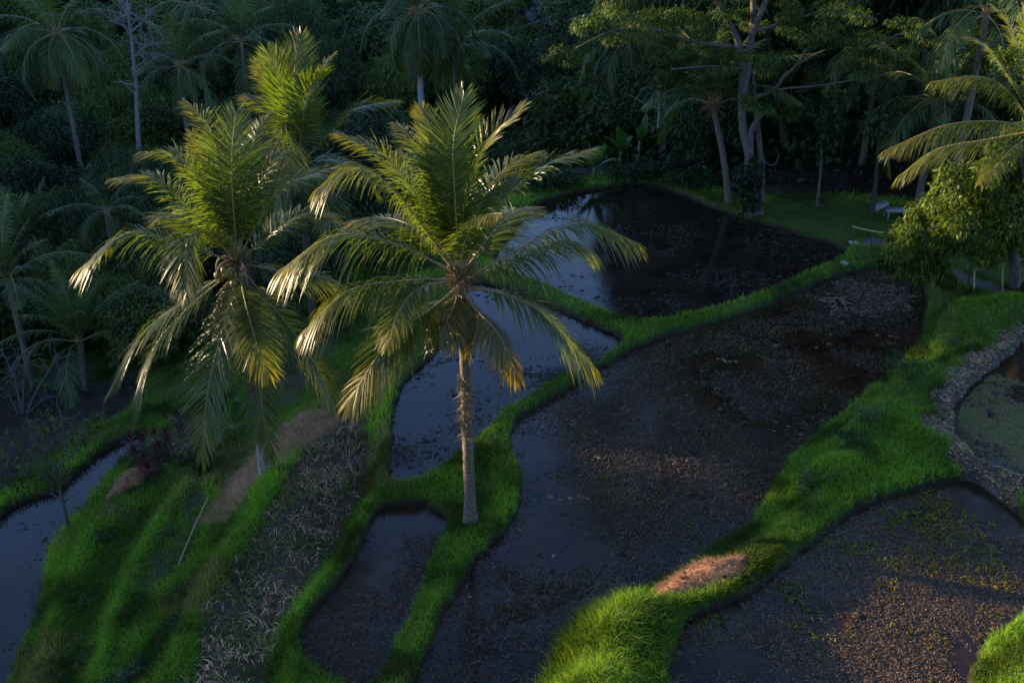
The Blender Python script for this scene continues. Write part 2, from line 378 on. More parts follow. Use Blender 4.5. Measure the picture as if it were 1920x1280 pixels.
def make_terrain():
    xs = np.arange(-25, 27.01, .085)
    ys = [6.0]
    while ys[-1] < 58: ys.append(ys[-1] + .06 + max(0, ys[-1] - 12) * .0026)
    ys = np.array(ys); X, Y = np.meshgrid(xs, ys)
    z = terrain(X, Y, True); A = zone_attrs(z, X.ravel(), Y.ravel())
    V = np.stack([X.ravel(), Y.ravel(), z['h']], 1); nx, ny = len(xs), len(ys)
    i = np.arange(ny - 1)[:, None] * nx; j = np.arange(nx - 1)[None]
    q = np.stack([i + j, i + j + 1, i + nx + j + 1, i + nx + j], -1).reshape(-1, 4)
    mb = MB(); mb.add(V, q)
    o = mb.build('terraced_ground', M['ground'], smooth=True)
    for k, v in A.items():
        a = o.data.attributes.new(k, 'FLOAT', 'POINT'); a.data.foreach_set('value', v.astype(np.float32))
    tag(o, 'terraced earth with grassy bunds, banks and pond beds', 'ground', kind='structure')
    # the land around
    xs = np.concatenate([np.arange(-140, -25, 2.5), np.arange(-25, 27.1, 2), np.arange(29, 120, 2.5)]); ys = np.concatenate([np.arange(-70, 6, 2.0), np.arange(6, 58.1, 2), np.arange(60, 240, 2.5)])
    X, Y = np.meshgrid(xs, ys); h = terrain(X, Y).ravel(); nx, ny = len(xs), len(ys)
    i = np.arange(ny - 1)[:, None] * nx; j = np.arange(nx - 1)[None]
    q = np.stack([i + j, i + j + 1, i + nx + j + 1, i + nx + j], -1).reshape(-1, 4)
    V = np.stack([X.ravel(), Y.ravel(), h], 1); inside = (V[:, 0] > -24.9) & (V[:, 0] < 26.9) & (V[:, 1] > 6.1) & (V[:, 1] < 57.9)
    q = q[~inside[q].any(1)]
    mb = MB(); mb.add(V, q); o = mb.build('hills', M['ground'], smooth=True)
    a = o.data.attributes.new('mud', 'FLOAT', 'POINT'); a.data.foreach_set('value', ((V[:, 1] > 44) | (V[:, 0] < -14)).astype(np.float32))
    tag(o, 'valley sides and hills under the forest', 'hills', kind='structure')
make_terrain()
WLAB = {'F': 'far pond mirroring sky and trees', 'S': 'blue pond behind the nearer coconut palm', 'M': 'large muddy paddy in the middle', 'P': 'small brown muddy paddy below the palm', 'R1': 'muddy paddy at the lower right', 'R2': 'upper right paddy with yellow green scum', 'L': 'pale blue pond and channel at the lower left', 'U': 'little puddle by the straw'}
for k in PONDS:
    P = WS[k]; c = P.mean(0)
    # widen a little so that the sheet ends under the bank
    d = np.roll(P, -1, 0) - np.roll(P, 1, 0); n = nrm(np.stack([d[:, 1], -d[:, 0]], 1))
    ar = .5 * np.sum(P[:, 0] * np.roll(P[:, 1], -1) - np.roll(P[:, 0], -1) * P[:, 1]); n = n if ar > 0 else -n
    Pw = P + n * (.16 if k != 'U' else .05)
    bm = bmesh.new(); vs = [bm.verts.new((float(p[0]), float(p[1]), 0)) for p in Pw]
    es = [bm.edges.new((vs[i], vs[(i + 1) % len(vs)])) for i in range(len(vs))]
    bmesh.ops.triangle_fill(bm, edges=es, use_beauty=True)
    for f in bm.faces:
        if f.normal.z < 0: f.normal_flip()
    me = bpy.data.meshes.new('water'); bm.to_mesh(me); bm.free()
    me.materials.append(M['water_mud'] if k in ('M', 'P', 'R1', 'R2') else M['water_clear'])
    o = bpy.data.objects.new('water', me); COL.objects.link(o); o.location = (0, 0, LEV[k] - .03)
    tag(o, WLAB[k], 'pond', kind='structure')
# ------------------------------------------------------------------ grass and ground cover (stuff)
def blades(mb, P, Hh, wid, lean, col, m=0, seg=2):
    n = len(P); th = RNG.random(n) * 2 * math.pi; ph = RNG.random(n) * 2 * math.pi
    ln = lean * (.3 + RNG.random(n)); dx = np.cos(th) * ln * Hh; dy = np.sin(th) * ln * Hh
    wx = np.cos(ph) * wid * .5; wy = np.sin(ph) * wid * .5
    b = np.stack([wx, wy, np.zeros(n)], 1)
    mid = P + np.stack([dx * .35, dy * .35, Hh * .6], 1); tip = P + np.stack([dx, dy, Hh * np.clip(1 - .35 * ln, .25, 1)], 1)
    V = np.stack([P - b, P + b, mid - b * .8, mid + b * .8, tip], 1).reshape(-1, 3)
    i = np.arange(n) * 5
    q = np.stack([i, i + 1, i + 3, i + 2], 1); t = np.stack([i + 2, i + 3, i + 4], 1)
    sh = np.array([.75, .75, 1.0, 1.0, 1.15])
    C = (col[:, None, :] * np.ones(5)[None, :, None]).reshape(-1, 3)
    mb.add(V, q, t, m, C)
def in_view(x, y, z, mar=60):
    px, py = project((x, y, z)); return (px > -mar * 4) & (px < 1920 + mar * 5) & (py > -mar) & (py < 1280 + mar * 2)
def scatter(n, x0, x1, y0, y1):
    return x0 + RNG.random(n) * (x1 - x0), y0 + RNG.random(n) * (y1 - y0)
HEAPS = [(hit(1298, 1092), 1.4, .50, R(24)), (hit(240, 905), .75, .5, R(20))]
def in_heap(x, y):
    r = np.zeros(x.shape, bool)
    for c, rx, ry, a in HEAPS:
        X, Y_ = x - c[0], y - c[1]; r |= ((X * math.cos(a) + Y_ * math.sin(a)) / rx) ** 2 + ((Y_ * math.cos(a) - X * math.sin(a)) / ry) ** 2 < .92
    return r
def make_grass():
    mb = MB()
    for (y0, y1, dens) in [(10, 17, 1500), (17, 23, 1000), (23, 32, 420), (32, 44, 170), (44, 58, 90)]:
        hw = .60 * (y1 + 5); n = int(2 * hw * (y1 - y0) * dens)
        x, y = scatter(n, -min(hw, 26), min(hw, 25), y0, y1)
        k = in_view(x, y, np.where(x < -6, -2.5, .5)); x, y = x[k], y[k]
        z = terrain(x, y, True); A = zone_attrs(z, x, y); Z = z['zones']
        dens_ = sst(-.01, .08, z['dpond']) * (1 - .97 * A['path']) * (1 - .86 * A['litter']) * (1 - .95 * A['straw']) * (1 - .85 * A['dry']) * (1 - .55 * sst(.55, .68, fbm(x * .55 + 21, y * .55 + 3)) * sst(-1, -3, x))
        dens_ = np.where((z['dpond'] < -.02) | in_heap(x, y), 0, dens_) * (1 - .6 * z['far']) * (1 - .97 * sst(1.2, 2.2, z['dall']) * ((y > 44) | (x < -14)))
        k = RNG.random(len(x)) < dens_
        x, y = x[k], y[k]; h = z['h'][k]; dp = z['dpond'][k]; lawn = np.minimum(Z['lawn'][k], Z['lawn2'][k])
        nn = fbm(x * .8, y * .8); n3 = fbm(x * .3 + 7, y * .3)
        H = (.07 + .13 * nn + .10 * RNG.random(len(x)))
        mound = np.exp(-((x - 1.6) / 2.2) ** 2 - ((y - 14.5) / 2.2) ** 2)
        H = H * (1 + 1.5 * mound); H = np.where(lawn < .3, H * .35, H)
        slope_l = sst(-4, -7, x); H = H * (1 + .35 * slope_l * (n3 > .5))
        v = (.72 + .95 * RNG.random(len(x))) * (.35 + 1.3 * n3) * np.clip(1.25 - .9 * sst(.45, .7, nn), .3, 2)
        v = np.where(lawn < .3, v * .6, v)  # lawn blade colour darkened to stand in for the shade there
        nb = fbm(x * .55 + 21, y * .55 + 3); br = sst(.52, .68, nb) * sst(-1, -3, x) * .8
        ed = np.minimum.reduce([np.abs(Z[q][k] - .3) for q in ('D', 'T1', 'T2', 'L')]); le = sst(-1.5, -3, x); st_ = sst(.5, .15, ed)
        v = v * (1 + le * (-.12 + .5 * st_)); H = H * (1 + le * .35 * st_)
        yel = np.clip(RNG.random(len(x)) * .8 - .15 + .25 * (n3 - .5), 0, 1)
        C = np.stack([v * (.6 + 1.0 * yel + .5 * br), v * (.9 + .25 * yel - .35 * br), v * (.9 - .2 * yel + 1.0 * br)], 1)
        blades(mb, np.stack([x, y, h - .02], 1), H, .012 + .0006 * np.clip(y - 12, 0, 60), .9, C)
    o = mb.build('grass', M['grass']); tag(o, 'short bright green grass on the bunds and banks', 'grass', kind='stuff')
make_grass()
OCT = nrm(np.array([[1,0,0],[-1,0,0],[0,1,0],[0,-1,0],[0,0,1],[0,0,-.4],[1,1,.5],[-1,1,.5],[1,-1,.5],[-1,-1,.5]], float))
OF = np.array([[0,6,4],[6,2,4],[2,7,4],[7,1,4],[1,9,4],[9,3,4],[3,8,4],[8,0,4],[0,5,6],[6,5,2],[2,5,7],[7,5,1],[1,5,9],[9,5,3],[3,5,8],[8,5,0]])
def clods(mb, P, s, col, flat=.45):
    n = len(P); k = len(OCT); th = RNG.random(n) * 6.28
    v = OCT[None] * (.6 + .7 * RNG.random((n, k, 1))) * s[:, None, None] * np.array([1, 1, flat]) * (1 + np.array([.8, 0, 0]) * RNG.random((n, 1, 1)))
    c, s_ = np.cos(th)[:, None], np.sin(th)[:, None]
    V = np.stack([v[..., 0] * c - v[..., 1] * s_, v[..., 0] * s_ + v[..., 1] * c, v[..., 2]], -1) + P[:, None]
    t = (OF[None] + (np.arange(n) * k)[:, None, None]).reshape(-1, 3)
    mb.add(V.reshape(-1, 3), None, t, 0, np.repeat(col, k, 0))
def pond_pts(k, n, thr, blobs=(), sc=.7, soft=.12):
    P = WS[k]; lo, hi = P.min(0), P.max(0)
    x, y = scatter(n, lo[0], hi[0], lo[1], hi[1]); sd = polydist(P, x, y)
    kk = (sd < -.12) & in_view(x, y, LEV[k]); x, y = x[kk], y[kk]
    d = fbm(x * sc + 31, y * sc, 5)
    for (px, py, r, w) in blobs:
        c = onz(px, py, LEV[k]); rr = r / FPX * np.linalg.norm(c - np.array([0, 0, CAMZ]))
        d = d + w * np.exp(-((x - c[0]) ** 2 + ((y - c[1]) * .6) ** 2) / rr ** 2)
    kk = RNG.random(len(x)) < sst(thr - soft, thr + soft, d)
    return x[kk], y[kk]
def make_pond_bits():
    mb = MB(); sb = MB(); wb = MB(); ab = MB()
    spec = {
     'F': (11000, .64, [(1500,450,120,.12),(1250,580,70,.12),(1400,520,120,.1),(1060,470,120,-.10),(1560,475,40,.2)], .028, .9),
     'S': (8000, .62, [(960,730,90,.08),(820,890,60,.15),(800,830,50,.05),(1120,660,40,.15),(930,540,50,.1)], .030, .8),
     'M': (42000, .50, [(1200,850,160,.14),(1250,950,160,.14),(950,1150,130,.10),(1000,1080,120,.1),(1680,600,60,.1),(1000,860,50,-.3),(1010,950,60,-.3),(870,1130,35,-.3),(1500,640,120,-.06),(1450,560,80,-.1)], .020, .6),
     'P': (7000, .66, [(720,1000,40,.1)], .025, .5),
     'R1': (14000, .60, [(1450,1250,200,.08),(1600,1100,150,.0),(1400,1200,100,.06),(1750,930,60,-.2)], .024, .5),
     'R2': (6000, .60, [], .03, .5),
     'L': (3000, .66, [], .03, .8),
    }
    for k, (n, thr, bl, s, fl) in spec.items():
        x, y = pond_pts(k, n, thr, bl); m = len(x)
        z = np.maximum(terrain(x, y), LEV[k] - .03)
        dist = np.hypot(x, y); sz = s * (.4 + 1.3 * RNG.random(m) ** 2) * (1 + .012 * dist)
        v = .5 + RNG.random(m); C = np.stack([v * (1 + .1 * RNG.random(m)), v, v * .95], 1)
        clods(mb, np.stack([x, y, z], 1), sz, C)
    # dead stubble and straw lying in the mud
    for k, n, thr, bl, Hs, tone in [('M', 95000, .48, [(1200,850,160,.12),(950,1150,130,.14),(1250,980,160,.12),(1000,860,50,-.3),(1010,950,60,-.3)], .07, .50), ('R1', 90000, .47, [(1450,1250,220,.14),(1750,930,60,-.3)], .040, .62), ('P', 16000, .50, [], .05, .4), ('S', 9000, .60, [(960,730,90,.1),(820,890,60,.15),(800,830,50,.1),(1120,660,40,.15)], .08, .22), ('F', 9000, .58, [(1500,450,150,.15),(1400,520,140,.1),(1060,470,140,-.1)], .10, .3), ('R2', 4000, .55, [], .05, .6)]:
        x, y = pond_pts(k, n, thr, bl); m = len(x); z = np.maximum(terrain(x, y), LEV[k] - .03)
        v = tone * (.3 + .9 * RNG.random(m) ** 2) * 1.25 * (1 + (.7 * sst(15.5, 12.2, y) if k in ('R1', 'M') else 0)); C = np.stack([v, v * .95, v * .85], 1)
        blades(sb, np.stack([x, y, z - .005], 1), Hs * (.35 + RNG.random(m)), .009 + .0004 * y, 2.6, C)
    # green and yellow weeds floating on the water
    for k, n, thr, bl, tone, yl in [('M', 20000, .64, [(1330,1010,70,.35),(1420,960,40,.3),(1180,980,50,.2),(1110,940,40,.2)], 1.0, .3), ('S', 2600, .72, [(980,730,60,.22),(800,850,50,.2),(830,780,60,.15),(1010,700,40,.2)], .5, .2), ('R1', 9000, .72, [(1720,1010,90,.26),(1800,1000,80,.24),(1640,1050,40,.15),(1840,1060,60,.2)], 1.3, 1.1), ('R1', 3500, .74, [(1460,1180,120,.16),(1520,1150,60,.1)], 1.0, .7)]:
        x, y = pond_pts(k, n, thr, bl, 1.6, .06); m = len(x); z = np.maximum(terrain(x, y), LEV[k] - .03)
        v = tone * (.3 + .8 * RNG.random(m)); C = np.stack([v * (.6 + yl), v * (.8 + .2 * yl), v * .6], 1)
        blades(wb, np.stack([x, y, z - .004], 1), .05 + .05 * RNG.random(m), .035, 2.2, C)
    x, y = pond_pts('R2', 60000, .62, [(1880,800,70,.45),(1935,840,60,.4)], 1.2, .1); m = len(x); v = .4 + .7 * RNG.random(m)
    clods(ab, np.stack([x, y, np.full(m, LEV['R2'] - .03)], 1), .02 + .03 * RNG.random(m), np.stack([v * 1.2, v * 1.15, v * .6], 1), .12)
    fb = MB(); x, y = pond_pts('M', 60000, .80, [(1620,545,60,.55),(1560,560,40,.25),(1680,550,30,.3)], 2.2, .1); m = len(x); v = .3 + .7 * RNG.random(m)
    clods(fb, np.stack([x, y, np.maximum(terrain(x, y), LEV['M'] - .03)], 1), .03 + .03 * RNG.random(m), np.stack([v, v, v], 1), .08)
    tag(fb.build('dust_film', M['litter']), 'pale dusty film floating at the head of the middle paddy', 'scum', kind='stuff')
    tag(ab.build('pond_scum', M['scum']), 'yellow green scum floating on the upper right paddy', 'scum', kind='stuff')
    tag(mb.build('mud_clods', M['clod'], smooth=True), 'dark mud clods breaking the pond water', 'mud', kind='stuff')
    tag(sb.build('stubble', M['stubble']), 'dead rice stubble lying in the muddy paddies', 'stubble', kind='stuff')
    tag(wb.build('water_weed', M['grass']), 'green and yellow weed floating on the paddies', 'weed', kind='stuff')
    # dry field: withered plants; straw; leaf litter
    db = MB(); lb = MB(); tb = MB()
    x, y = scatter(230000, -16, 16, 9, 40); k = in_view(x, y, 0); x, y = x[k], y[k]
    z = terrain(x, y, True); A = zone_attrs(z, x, y)
    k = RNG.random(len(x)) < A['dry'] * (z['zones']['D'] < .2) * np.clip(.1 + 1.7 * sst(.38, .62, fbm(x * 1.6, y * 1.6)), 0, 1)
    m = k.sum(); v = (.2 + 1.1 * RNG.random(m) ** 2.2) * (.6 + .8 * sst(20, 12, y[k])); g = (RNG.random(m) < .22 * sst(.45, .6, fbm(x[k], y[k])) * 3); v = v * 2.5; C = np.stack([v * np.where(g, .25, .95), v * np.where(g, .55, .95), v * np.where(g, .2, 1.15)], 1)
    blades(db, np.stack([x[k], y[k], z['h'][k]], 1), .07 + .13 * RNG.random(m), .024, 1.9, C)
    tag(db.build('withered_plants', M['straw']), 'withered grey brown crop plants covering the dry terrace', 'withered crop', kind='stuff')
    x, y = scatter(160000, -12, 1, 14, 34); k = in_view(x, y, -1); x, y = x[k], y[k]
    z = terrain(x, y, True); A = zone_attrs(z, x, y); k = RNG.random(len(x)) < A['straw']; m = k.sum()
    v = .45 + .8 * RNG.random(m); C = np.stack([v, v * .95, v * .9], 1)
    blades(tb, np.stack([x[k], y[k], z['h'][k] - .01], 1), .06 + .10 * RNG.random(m), .012, 3.2, C)
    tag(tb.build('straw', M['straw']), 'brown straw spread around the left palm foot', 'straw', kind='stuff')
    x, y = scatter(420000, -12, 22, 12, 34); k = in_view(x, y, 1.5); x, y = x[k], y[k]
    z = terrain(x, y, True); A = zone_attrs(z, x, y); k = (RNG.random(len(x)) < A['litter'] * .9) & ~z['ing']; m = k.sum()
    v = .5 + .9 * RNG.random(m); C = np.stack([v, v * (.85 + .15 * RNG.random(m)), v * .9], 1)
    clods(lb, np.stack([x[k], y[k], z['h'][k] + .01], 1), .010 + .040 * RNG.random(m) ** 2.2, C, .4)
    tag(lb.build('leaf_litter', M['litter']), 'pale pinkish leaf litter along the upper paddy edge', 'leaf litter', kind='stuff')
make_pond_bits()
# ------------------------------------------------------------------ palms
def frond(mb, ctrl4, lmax=.85, n=108, wid=.029, vlift=.28, droop=.34, yellow=.3, twist=0, start=.14, outward=None, dry=0, gap=.03, rr=.028):
    P = catmull(ctrl4, 48); n_ = len(P)
    if outward is None:
        ow = P[-1] - P[0]; ow[2] = 0
        if np.linalg.norm(ow) < .15: ow = np.array([0, 1., 0])
    else: ow = np.asarray(outward, float)
    ow = nrm(ow); T = nrm(np.gradient(P, axis=0)); Z = np.array([0, 0, 1.])
    to = T @ ow; tz = T[:, 2]; N0 = -tz[:, None] * ow + to[:, None] * Z
    S = nrm(np.cross(T, N0)); Nn = np.cross(S, T)
    tw = twist * np.linspace(0, 1, n_)[:, None]; S, Nn = S * np.cos(tw) + Nn * np.sin(tw), Nn * np.cos(tw) - S * np.sin(tw)
    u = np.linspace(0, 1, n_)
    rad = np.interp(u, [0, .08, .3, 1], [rr * 1.9, rr, rr * .7, .005])
    yc = np.array([1, 1, 1])
    tube(mb, P, rad, 5, 1, (1.15 - .5 * dry, .95 - .45 * dry, .9 - .3 * dry))
    t = np.linspace(start, .995, n); t = np.clip(t + (RNG.random(n) - .5) * .006, 0, 1)
    for side in (1, -1):
        keep = RNG.random(n) > gap; tt = t[keep]; k = len(tt)
        def I(A): return np.stack([np.interp(tt, u, A[:, c]) for c in range(3)], 1)
        p, Ti, Si, Ni = I(P), nrm(I(T)), nrm(I(S)), nrm(I(Nn))
        Ln = (.82 + .3 * RNG.random(k)) * lmax * np.interp(tt, [0, .14, .22, .4, .65, .85, 1], [.3, .45, .8, 1, .9, .62, .30]) * (.9 + .2 * RNG.random(k))
        al = np.radians(np.interp(tt, [0, .3, .8, 1], [72, 60, 40, 20])) + (RNG.random(k) - .5) * .24
        be = vlift * (1 - .4 * tt) + (RNG.random(k) - .5) * .38
        d = np.cos(al)[:, None] * Ti + np.sin(al)[:, None] * (side * Si * np.cos(be)[:, None] + Ni * np.sin(be)[:, None])
        wv = nrm(Ti - d * np.sum(Ti * d, 1, keepdims=True)); nv = np.cross(d, wv)
        ro = .45 + (RNG.random(k) - .5) * .7; wv = wv * np.cos(ro)[:, None] + nv * np.sin(ro)[:, None] * side
        dr = droop * (.6 + .8 * RNG.random(k)) * Ln
        st = []
        for s_, w_ in ((0, .55), (.35, 1), (.7, .8), (1, 0)):
            q = p + d * (Ln * s_)[:, None]; q = q - Z * (dr * s_ ** 2)[:, None]
            q = p + (q - p) * (1 - .10 * (dr / (Ln + 1e-6)) * s_)[:, None]
            if w_: st += [q - wv * wid * .5 * w_, q + wv * wid * .5 * w_]
            else: st.append(q)
        V = np.stack(st, 1)
        i = np.arange(k) * 7; q = np.concatenate([np.stack([i, i + 1, i + 3, i + 2], 1), np.stack([i + 2, i + 3, i + 5, i + 4], 1)]); tr = np.stack([i + 4, i + 5, i + 6], 1)
        v = .8 + .4 * RNG.random(k)
        yy = np.clip(yellow * (.0 + 1.2 * sst(.45, 1, tt)) + .15 * (RNG.random(k) - .5), 0, 1)
        ys = np.clip(yy[:, None] + yellow * np.array([-.05, -.05, .05, .05, .25, .25, .7])[None], 0, 1)[..., None]
        g = np.array([.95, 1.0, .9]); yl = np.array([2.9, 1.75, .7]); br = np.array([3.0, 1.25, 1.6])
        C = (g * (1 - ys) + yl * ys); C = C * (1 - dry) + br * dry * .9
        C = C * v[:, None, None]
        mb.add(V.reshape(-1, 3), q, tr, 0, C.reshape(-1, 3))
def palm_trunk(mb, base, top, r0=.17, r1=.12, bow=(0, 0), tint=None):
    base, top = np.asarray(base, float), np.asarray(top, float); n = 46
    t = np.linspace(0, 1, n)[:, None]; P = base * (1 - t) + top * t
    P[:, 0] += bow[0] * np.sin(t[:, 0] * math.pi); P[:, 1] += bow[1] * np.sin(t[:, 0] * math.pi)
    r = r1 + (r0 - r1) * (1 - t[:, 0]) + .07 * np.exp(-t[:, 0] * 20) + .012 * (np.arange(n) % 2)
    tube(mb, P, r, 12, 0, tint if tint is not None else (1, 1, 1), .05)
def fibre_tuft(mb, c, n, r, L, up=.2):
    d = nrm(RNG.normal(size=(n, 3)) * np.array([1, 1, .7]) + np.array([0, 0, up])); p = c + d * r * RNG.random((n, 1))
    e = p + d * L * (.4 + .8 * RNG.random((n, 1))) - np.array([0, 0, 1]) * L * .4 * RNG.random((n, 1)); w = nrm(np.cross(d, RNG.normal(size=(n, 3)))) * .012
    V = np.stack([p - w, p + w, e + w * .3, e - w * .3], 1).reshape(-1, 3); i = np.arange(n)[:, None] * 4 + np.arange(4)
    v = .5 + RNG.random(n); mb.add(V, i, None, 0, np.repeat(np.stack([v, v * .95, v * .9], 1), 4, 0))
def ball(mb, c, r, col=(1, 1, 1), sz=1.2, m=0):
    lat = np.linspace(-1, 1, 7); th = np.linspace(0, 2 * math.pi, 10, endpoint=False)
    V = np.array([[math.cos(a) * math.sqrt(max(0, 1 - z * z)), math.sin(a) * math.sqrt(max(0, 1 - z * z)), z * sz] for z in lat for a in th]) * r + c
    i = np.arange(6)[:, None] * 10; j = np.arange(10)[None]
    mb.add(V, np.stack([i + j, i + (j + 1) % 10, i + 10 + (j + 1) % 10, i + 10 + j], -1).reshape(-1, 4), None, m, col)
def image_palm(label, base, crown_px, Y, fr, opts=None, nuts=0, r=(.19, .13), group=None, sheath=True, wide=1.0, mat='frond', tint=None):
    opts = opts or {}
    cr = at(*crown_px, Y); base = np.asarray(base, float)
    root = empty('coconut_palm', base, label, 'palm tree', group)
    mb = MB(); palm_trunk(mb, base - np.array([0, 0, .15]), cr - np.array([0, 0, .1]), *r, tint=tint); mb.build('trunk', M['palmbark'], root, True)
    for i, f in enumerate(fr):
        pts, dm, dt = f[0], f[1], f[2]; kw = f[3] if len(f) > 3 else {}
        ds = [0, dm * .45, dm, dt]
        P = [at(x, y, Y + d) for (x, y), d in zip(pts, ds)]
        P[0] = cr + (P[0] - cr) * .5
        mb = MB(); a = dict(lmax=.85, yellow=.5); a.update(opts); a.update(kw); a['lmax'] *= 1.28 * wide
        frond(mb, P, **a); mb.build('frond', [M[mat], M['rachis']], root)
    if sheath:
        mb = MB(); fibre_tuft(mb, cr + np.array([0, 0, .0]), 300, .2, .38, .2)
        for k in range(14):
            a = k * 2.4; d = np.array([math.cos(a), math.sin(a), .9 + .6 * RNG.random()]); d /= np.linalg.norm(d)
            tube(mb, [cr - np.array([0, 0, .15]) + d * .06, cr + d * .22, cr + d * .45], [.05, .04, .025], 5, 0, (.9, .9, .6))
        mb.build('leaf_sheath', M['fibre'], root)
    if nuts:
        for k in range(nuts):
            a = R(200 + 25 * (k % 5)) + RNG.random() * .3; rr = .26 + .1 * (k % 3); mb = MB()
            c = cr + np.array([math.cos(a) * rr - .1, math.sin(a) * rr, -.12 - .13 * (k // 4) + .05 * RNG.random()])
            ball(mb, c, .085); mb.build('coconut', M['coconut'], root, True)
        for k in range(3):
            a = R(160 + 70 * k); d = np.array([math.cos(a), math.sin(a), 0]); mb = MB()
            P = catmull([cr, cr + d * .35 + [0, 0, .12], cr + d * .6 - [0, 0, .05], cr + d * .68 - [0, 0, .4]], 12); tube(mb, P, np.interp(np.linspace(0, 1, 12), [0, .5, .8, 1], [.015, .03, .028, .006]), 6); mb.build('spathe', M['spathe'], root, True)
    return root
def cA(L): return [(500 + x * .5078, 150 + y * .5078) for x, y in L]
A_base = onz(882, 967, .33); AY = A_base[1]
FA = [
 (cA([(660,640),(560,440),(430,270),(270,200)]), .8, .8, {}),
 (cA([(650,650),(480,420),(330,320),(190,400)]), -.5, -.6, dict(yellow=.5, droop=.6, vlift=.1)),
 (cA([(640,670),(460,600),(250,575),(45,705)]), 0, .1, dict(yellow=.55, droop=.8, lmax=1.0)),
 (cA([(690,740),(500,742),(300,780),(135,930)]), -.7, -.9, dict(yellow=.6, droop=.7)),
 (cA([(690,750),(570,765),(490,850),(450,975)]), -1.2, -1.8, dict(yellow=.6, lmax=.6)),
 (cA([(700,790),(600,850),(460,950),(295,1200)]), -1.0, -1.6, dict(yellow=.75, lmax=.85, vlift=.0)),
 (cA([(680,640),(640,430),(580,280),(485,165)]), .5, 1.2, dict(lmax=.7)),
 (cA([(690,620),(660,400),(625,230),(575,112)]), .9, 1.5, dict(lmax=.75, vlift=.6, droop=.1)),
 (cA([(700,620),(695,420),(690,230),(730,50)]), .5, 1.0, dict(lmax=.85, vlift=.3, droop=.05, yellow=.15)),
 (cA([(715,620),(735,430),(810,240),(940,105)]), .3, .5, dict(lmax=.8, droop=.15, vlift=.5)),
 (cA([(720,640),(800,440),(890,320),(1000,270)]), .9, 1.2, dict(lmax=.75, yellow=.5)),
 (cA([(730,660),(860,470),(1000,330),(1195,260)]), .0, .1, dict(yellow=.5, lmax=.8, vlift=.4)),
 (cA([(700,690),(735,590),(795,505),(870,490)]), -1.3, -2.1, dict(yellow=.7, lmax=.6, droop=.6)),
 (cA([(750,740),(900,640),(1150,530),(1370,600)]), -.3, -.2, dict(droop=.7, lmax=.8)),
 (cA([(755,745),(950,650),(1100,590),(1210,640)]), .8, 1.1, dict(droop=.8, yellow=.5, lmax=.8)),
 (cA([(760,800),(850,785),(1020,860),(1215,1065)]), -.3, -.3, dict(droop=.7, yellow=.5, lmax=.8)),
 (cA([(720,800),(770,845),(850,930),(935,1095)]), -1.0, -1.3, dict(dry=.55, lmax=.5, droop=.8, vlift=-.2, yellow=.8)),
 (cA([(700,800),(690,840),(665,890),(640,950)]), -.8, -1.1, dict(dry=.5, lmax=.6, droop=.7)),
 (cA([(720,800),(725,860),(735,900),(715,960)]), -.7, -.8, dict(dry=.6, lmax=.5, droop=.8)),
 (cA([(740,680),(830,570),(900,500),(985,470)]), 1.5, 2.0, {}),
 (cA([(660,660),(560,560),(450,510),(320,520)]), 1.4, 1.8, {}),
 (cA([(690,600),(610,420),(560,330),(490,270)]), 1.9, 2.4, {}),
]
palmA = image_palm('tall sunlit coconut palm standing on the grass bund between the ponds', A_base, (866, 522), AY, FA, r=(.125, .10))
# shaggy fibres clinging half way up the near trunk
mb = MB()
for t_ in np.linspace(.36, .62, 16):
    c = A_base * (1 - t_) + at(866, 522, AY) * t_; fibre_tuft(mb, c + np.array([-.03, -.05, 0]), 30, .13, .17, -.1)
mb.build('trunk_fibre', M['fibre2'], palmA)
B_base = onz(500, 890, -.9); BY = B_base[1]
FB = [
 ([(440,495),(335,455),(240,437),(150,503)], -.2, -.1, dict(droop=.55, lmax=1.0, yellow=.4)),
 ([(440,490),(395,440),(352,450),(350,552)], -1.1, -1.7, dict(yellow=.45, lmax=.75)),
 ([(438,470),(360,395),(290,335),(213,335)], .6, .7, dict(yellow=.5, lmax=.7)),
 ([(442,470),(385,360),(335,295),(272,285)], .2, .3, dict(yellow=.4, lmax=.9)),
 ([(446,470),(437,380),(435,290),(442,212)], .5, .9, dict(lmax=1.0, vlift=.45, droop=.1, yellow=.1)),
 ([(442,470),(415,390),(395,320),(362,250)], 1.2, 1.7, dict(lmax=.8)),
 ([(444,460),(412,310),(390,235),(345,192)], 1.5, 2.0, dict(lmax=.8, vlift=.5)),
 ([(450,460),(472,380),(505,310),(535,285)], .6, .9, dict(lmax=.75, yellow=.4)),
 ([(452,470),(515,365),(575,330),(650,306)], .3, .4, dict(lmax=.9, vlift=.4)),
 ([(448,450),(465,330),(478,260),(505,215)], 1.5, 2.1, {}),
 ([(455,495),(530,508),(600,516),(660,545)], .5, .7, dict(droop=.6)),
 ([(445,510),(360,555),(275,620),(205,733)], -.3, -.4, dict(yellow=.35, lmax=.9, droop=.4)),
 ([(440,515),(350,580),(285,660),(252,785)], -.8, -1.0, dict(lmax=.9, yellow=.2)),
 ([(447,515),(425,590),(392,720),(378,858)], -1.3, -1.7, dict(lmax=.85, yellow=.35)),
 ([(449,515),(462,575),(480,640),(502,700)], -1.9, -2.5, dict(lmax=.75, yellow=.7)),
 ([(455,520),(478,650),(490,750),(505,858)], -1.0, -1.3, dict(lmax=.7, yellow=.15)),
 ([(453,510),(520,585),(580,665),(628,762)], -.4, -.5, dict(lmax=.85)),
 ([(440,480),(380,430),(330,400),(300,410)], 1.0, 1.4, {}),
 ([(455,480),(520,430),(570,400),(620,400)], 1.0, 1.4, {}),
 ([(442,515),(432,545),(428,590),(436,640)], -.5, -.6, dict(dry=.7, lmax=.5, droop=.8)),
 ([(452,515),(462,545),(468,580),(462,625)], -.5, -.5, dict(dry=.6, lmax=.45, droop=.8)),
]
